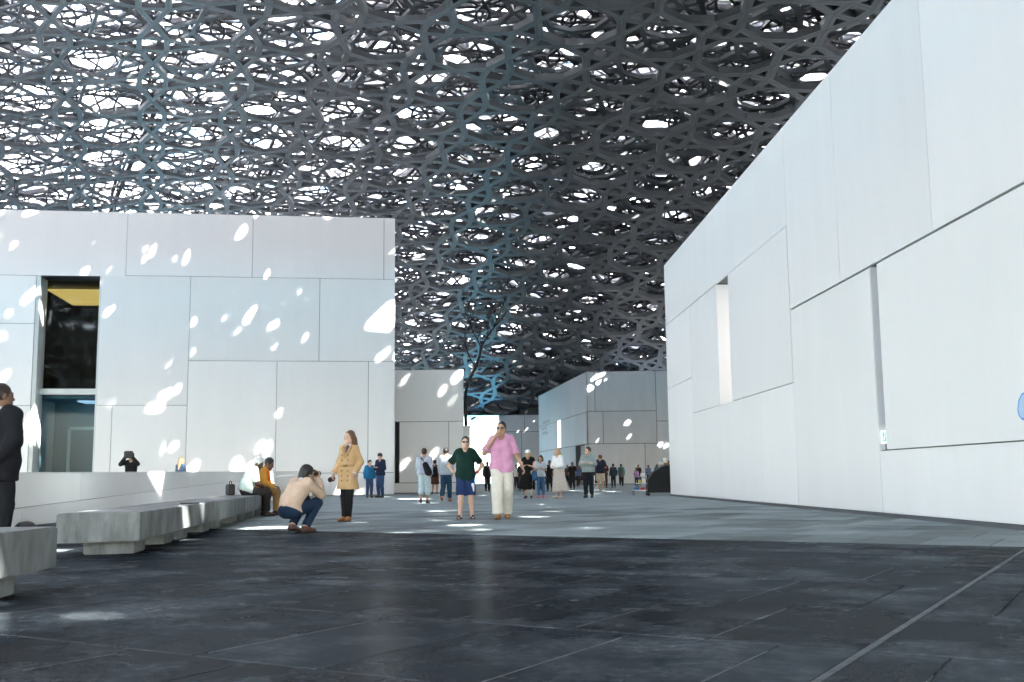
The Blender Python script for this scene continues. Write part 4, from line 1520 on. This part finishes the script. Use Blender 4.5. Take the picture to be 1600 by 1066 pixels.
f = figure('person in a dark blue shirt and black trousers next to the dark red top', (6.75, 71.5), 350, 1.62, (.025, .035, .05), ('trousers', (.014, .015, .02)), ('black', 'short'), 'brown')
f = figure('person in a teal jacket and grey waistcoat walking below the sunlit spots', (8.2, 80.5), 8, 1.70, (.06, .26, .25), ('trousers', (.014, .014, .018)), ('black', 'short'), 'brown', stride(.5), bulk=1.2)
f.bag((.09, .10, .095), (0, -.10, 1.33), (0, -.10, .86), .16, .19, name='waistcoat')
f = figure('person in black at the far doorway, leftmost of the four', (5.3, 90), 170, 1.62, (.014, .013, .016), ('skirt', (.014, .013, .016), .5, .13, .22), ('black', 'bun'), 'brown', female=True, sleeve=.8)
f = figure('person in a dark brown dress second of the four at the far doorway', (5.95, 90.5), 185, 1.60, (.03, .018, .018), ('skirt', (.03, .018, .018), .5, .13, .2), ('black', 'short'), 'brown', female=True)
f = figure('person in a pale blue shirt with raised arms at the far doorway', (6.6, 92), 10, 1.78, (.22, .25, .36), ('trousers', (.03, .03, .045)), ('black', 'short'), 'brown', UPARMS)
f = figure('long-haired woman in black wide trousers, rightmost at the far doorway', (7.15, 90.5), 190, 1.72, (.02, .02, .022), ('skirt', (.012, .012, .013), .22, .12, .17), ('black', 'long'), 'tan', female=True)
for lab, x, y, H, tc, bc, fem in (
        ('person in a black shirt among the group left of the cart', 10.4, 88, 1.72, (.014, .013, .018), (.02, .02, .025), 0),
        ('child in a lilac shirt in front of the group left of the cart', 9.75, 84, 1.35, (.34, .20, .40), (.03, .04, .09), 1),
        ('person in a blue-grey shirt in the middle of the group by the cart', 11.1, 87, 1.66, (.12, .17, .27), (.02, .02, .03), 0),
        ('person in a turquoise top in the group behind the cart', 11.95, 88, 1.72, (.02, .20, .26), (.02, .02, .025), 1),
        ('broad person in black rising above the cart shelf', 12.3, 84, 1.95, (.012, .012, .014), (.015, .015, .018), 0),
        ('person in a dark blue checked shirt directly left of the white cup', 13.7, 85, 2.0, (.04, .06, .12), (.02, .02, .025), 0)):
    figure(lab, (x, y), 160 + 60 * random.random(), H, tc, ('trousers', bc), ('black', 'short' if not fem else 'bob'), 'brown', PHONE if random.random() < .5 else None, 1.95 if random.random() < .5 else .8, female=bool(fem), group='visitors near the cart')
for lab, x, y, H, tc, bc, yw in (
        ('person in black half hidden between the jeans girl and the beige skirt', 1.95, 57, 1.66, (.012, .012, .014), (.012, .012, .014), 200),
        ('person in a maroon top behind the blonde woman', 1.5, 60, 1.68, (.07, .02, .03), (.02, .02, .024), 170),
        ('person in grey behind the girl with sunglasses', 1.15, 64, 1.62, (.16, .16, .18), (.03, .03, .04), 190),
        ('dark-clad person to the right of the beige skirt, far back', 3.45, 62, 1.62, (.015, .014, .016), (.015, .014, .018), 185),
        ('person with a pale bag just right of the cream trousers', .45, 57, 1.60, (.03, .026, .03), (.10, .08, .08), 10),
        ('person in a white top far back between the cap and the pink shirt', .2, 72, 1.64, (.55, .55, .56), (.02, .02, .03), 180),
        ('person in a dark coat in front of the distant pale wall', 3.1, 98, 1.75, (.02, .02, .022), (.02, .02, .02), 20),
        ('person in brown by the left face of the grey block', 4.3, 84, 1.70, (.09, .05, .03), (.02, .02, .025), 200),
        ('person in a blue top by the left face of the grey block', 4.9, 80, 1.62, (.05, .10, .22), (.02, .02, .025), 160),
        ('walker in pale trousers far back left of the pink shirt', -1.9, 76, 1.70, (.03, .03, .04), (.35, .33, .3), 0)):
    figure(lab, (x, y), yw, H, tc, ('trousers', bc), ('black', 'short'), 'brown', stride(.4), .8, group='visitors in the passage')

# two people behind the parapet
f = figure('person in black holding up a tablet behind the white parapet', (-12.3, 34), 178, 1.70, (.012, .012, .014), ('trousers', (.012, .012, .014)), ('black', 'short'), 'tan', UPARMS)
f.sdf('tablet_case', [('c', (-.09, .30, 1.62), (.09, .30, 1.62), .07, .07), ('c', (-.09, .30, 1.72), (.09, .30, 1.72), .07, .07)], M['black'], cut=[((0, .31, 0), (0, 1.0, 0)), ((0, .28, 0), (0, -1.0, 0))], vox=.018)
f = figure('long-haired blonde person in a denim jacket behind the white parapet', (-10.7, 34), 35, 1.53, (.05, .09, .16), ('trousers', (.02, .02, .03)), ('blonde', 'long'), 'fair', PHONE, female=True, look=30)

# ------------------------------------------------------------------ cart by the corner of the gallery
ct = empty('service_cart', (5.78, 41.7, 0))
tag(ct, 'black covered service cart with a sloping front at the corner of the gallery', 'cart')
poly = [(-.55, .12), (.6, .12), (.6, 1.17), (.10, 1.15), (-.28, .92), (-.52, .62)]
v = [(x, -.35, z) for x, z in poly] + [(x, .35, z) for x, z in poly]
k = len(poly)
cv = fix_normals(mesh_obj('cover', v, [tuple(range(k)), tuple(range(k, 2 * k))[::-1]] + [(i, (i + 1) % k, k + (i + 1) % k, k + i) for i in range(k)], cloth((.016, .017, .019), .6), ct))
abox('lid', -.0, .64, -.38, .38, 1.172, 1.20, M['plinth'], ct, .008)
for i, (zz, x0) in enumerate(((.20, -1.1), (.46, -.95), (.74, -.82))):
    sh = abox('shelf', x0, -.56, -.3, .3, zz, zz + .03, M['panel_shade_grey'], ct, .004)
    for y in (-.28, .28):
        abox('shelf_post', x0 + .02, x0 + .05, y - .012, y + .012, 0.02 if i == 0 else (.20, .46, .74)[i - 1] + .031, zz - .001, M['plinth'], ct)
for x, y in ((-.5, -.28), (-.5, .28), (.5, -.28), (.5, .28)):
    wv = empty('caster', (x, y, 0))
    wv.parent = ct
    tube('wheel', [(0, -.02, .055), (0, .02, .055)], .055, M['black'], wv, 14)
    abox('fork', -.02, .02, -.026, .026, .06, .119, M['plinth'], wv)
tube('handle', [(.61, -.3, .9), (.68, -.3, .93), (.68, .3, .93), (.61, .3, .9)], .014, M['plinth'], ct)
for lab, x, z, dx, h, col in (('blue folded box on the lowest cart shelf', -.95, .232, .09, .10, (.05, .2, .5)), ('red box on the lowest cart shelf', -.72, .232, .08, .08, (.6, .04, .06)),
                              ('yellow packet on the middle cart shelf', -.82, .492, .06, .12, (.6, .5, .06)), ('white carton on the middle cart shelf', -.67, .492, .07, .16, (.75, .75, .76)),
                              ('white box on the top cart shelf', -.70, .772, .08, .10, (.75, .76, .78))):
    o = abox('box', -dx, dx, -.09, .09, 0, h, mat_once('box_' + lab[:12].replace(' ', '_'), col, .6), None, .01)
    o.location = (5.78 + x, 41.6, z)
    tag(o, lab, 'box', 'goods on the cart')
cup = empty('cup', (6.0, 41.65, 1.2015))
tag(cup, 'white paper cup with a brown base band standing on the black cart', 'cup')
tube('cup_wall', [(0, 0, .07), (0, 0, .26)], [.075, .10], mat_once('paper_white', (.8, .8, .8), .6), cup, 16)
tube('cup_sleeve', [(0, 0, 0), (0, 0, .069)], [.07, .078], mat_once('sleeve_brown', (.35, .17, .07), .7), cup, 16)
fl = empty('napkin_bundle', (5.78, 41.6, 1.2015))
tag(fl, 'crumpled white napkins beside the cup on the cart', 'napkins')
V, Q = nets(lambda P: dell(P, (0, 0, .06), (.10, .08, .075)) + folds(P, .02, 60), (-.15, -.15, 0.001), (.15, .15, .2), .015)
np_obj('paper', V, Q, MO['paper_white'], fl, True)
fl.location = (5.80, 41.5, 1.19)

# ------------------------------------------------------------------ signs on the gallery wall
def wall_thing(name, label, cat, s, t, z):
    o, d, n = RF
    e = empty(name, frame_pt(o, d, n, s, t, z), math.atan2(d[1], d[0]))
    return tag(e, label, cat)


ex = wall_thing('exit_sign', 'small green and white exit sign low in the narrow wall niche', 'sign', 21.60, -.13, 1.30)
GM, WM = emis('exit_green', (.05, .62, .22), .06), emis('exit_white', (.85, .92, .9), .05)
# the sign board faces the camera: local +x runs towards the camera along the wall
abox('board', -.02, .02, -.17, -.005, 0, .24, WM, ex, .004)
for y0, y1, z0, z1 in ((-.155, -.095, .04, .20), (-.075, -.025, .04, .20)):
    abox('green_field', .0202, .023, y0, y1, z0, z1, GM, ex)
tube('running_figure', [(.026, -.135, .06), (.026, -.125, .11), (.026, -.115, .15)], [.008, .012, .008], WM, ex, 6)
abox('head', .0232, .027, -.125, -.105, .165, .185, WM, ex)
abox('mount', -.015, .015, -.10, -.08, -.1395, -.0005, M['plinth'], ex)

bs = wall_thing('blue_sign', 'blue-rimmed rounded panel cut off by the right edge of the wall', 'sign', 26.93, .142, 1.46)
BL, BP = mat_once('blue_plastic', (.12, .36, .78), .3), mat_once('pale_blue_plastic', (.45, .62, .85), .3)
pts = [(-.19, 0, .05), (-.21, 0, .12), (-.17, 0, .24), (-.08, 0, .32), (.05, 0, .34), (.35, 0, .34), (.35, 0, .0), (-.12, 0, .0), (-.19, 0, .05)]
tube('rim', pts, .018, BL, bs, 8)
v = [(x, -.012, z) for x, y, z in pts[:-1]] + [(x, .012, z) for x, y, z in pts[:-1]]
k = 8
fix_normals(mesh_obj('face', v, [tuple(range(k)), tuple(range(k, 2 * k))[::-1]] + [(i, (i + 1) % k, k + (i + 1) % k, k + i) for i in range(k)], BP, bs))
for x in (0, .25):
    abox('bracket', x - .02, x + .02, .0125, .059, .14, .18, M['plinth'], bs)

# ------------------------------------------------------------------ bare tree behind the low white building
tr = empty('bare_tree', (-2.93, 66.0, 0))
tr.scale = (1.0, 1.0, 1.08)
tag(tr, 'slender leafless black tree rising beside the low white building', 'tree')
tube('trunk', [(0, 0, 0), (.02, 0, 2.2), (-.04, 0, 4.4), (-.02, 0, 5.6), (.12, 0, 6.3), (.62, 0, 7.1), (.9, 0, 7.9), (.98, 0, 8.4)], [.12, .115, .11, .10, .10, .095, .08, .07], M['bark'], tr, 10)
tr_rng = random.Random(5)


def branch(p, d, L, r, lev):
    pts, rad = [Vector(p)], [r]
    d = Vector(d).normalized()
    n = 5 if lev < 2 else 4
    for i in range(n):
        d = (d + Vector((tr_rng.uniform(-.22, .22), tr_rng.uniform(-.2, .2), tr_rng.uniform(-.02, .2)))).normalized()
        pts.append(pts[-1] + d * L / n)
        rad.append(r * (1 - .72 * (i + 1) / n))
    tube('branch', pts, rad, M['bark'], tr, 6)
    if lev < 3:
        for i in range(1, n + 1):
            for _ in range(1 if lev else tr_rng.choice((1, 1, 2))):
                if tr_rng.random() < .8:
                    s = Vector((tr_rng.uniform(-1, 1), tr_rng.uniform(-.7, .7), tr_rng.uniform(.2, .9)))
                    branch(pts[i], d * .5 + s, L * tr_rng.uniform(.32, .55), rad[i] * .7 + .006, lev + 1)


branch((.98, 0, 8.35), (.75, 0, 1.0), 3.6, .065, 0)
branch((.96, 0, 8.3), (-.45, .1, 1.0), 2.6, .05, 0)
branch((.62, 0, 7.1), (-.9, -.1, .95), 2.8, .05, 1)
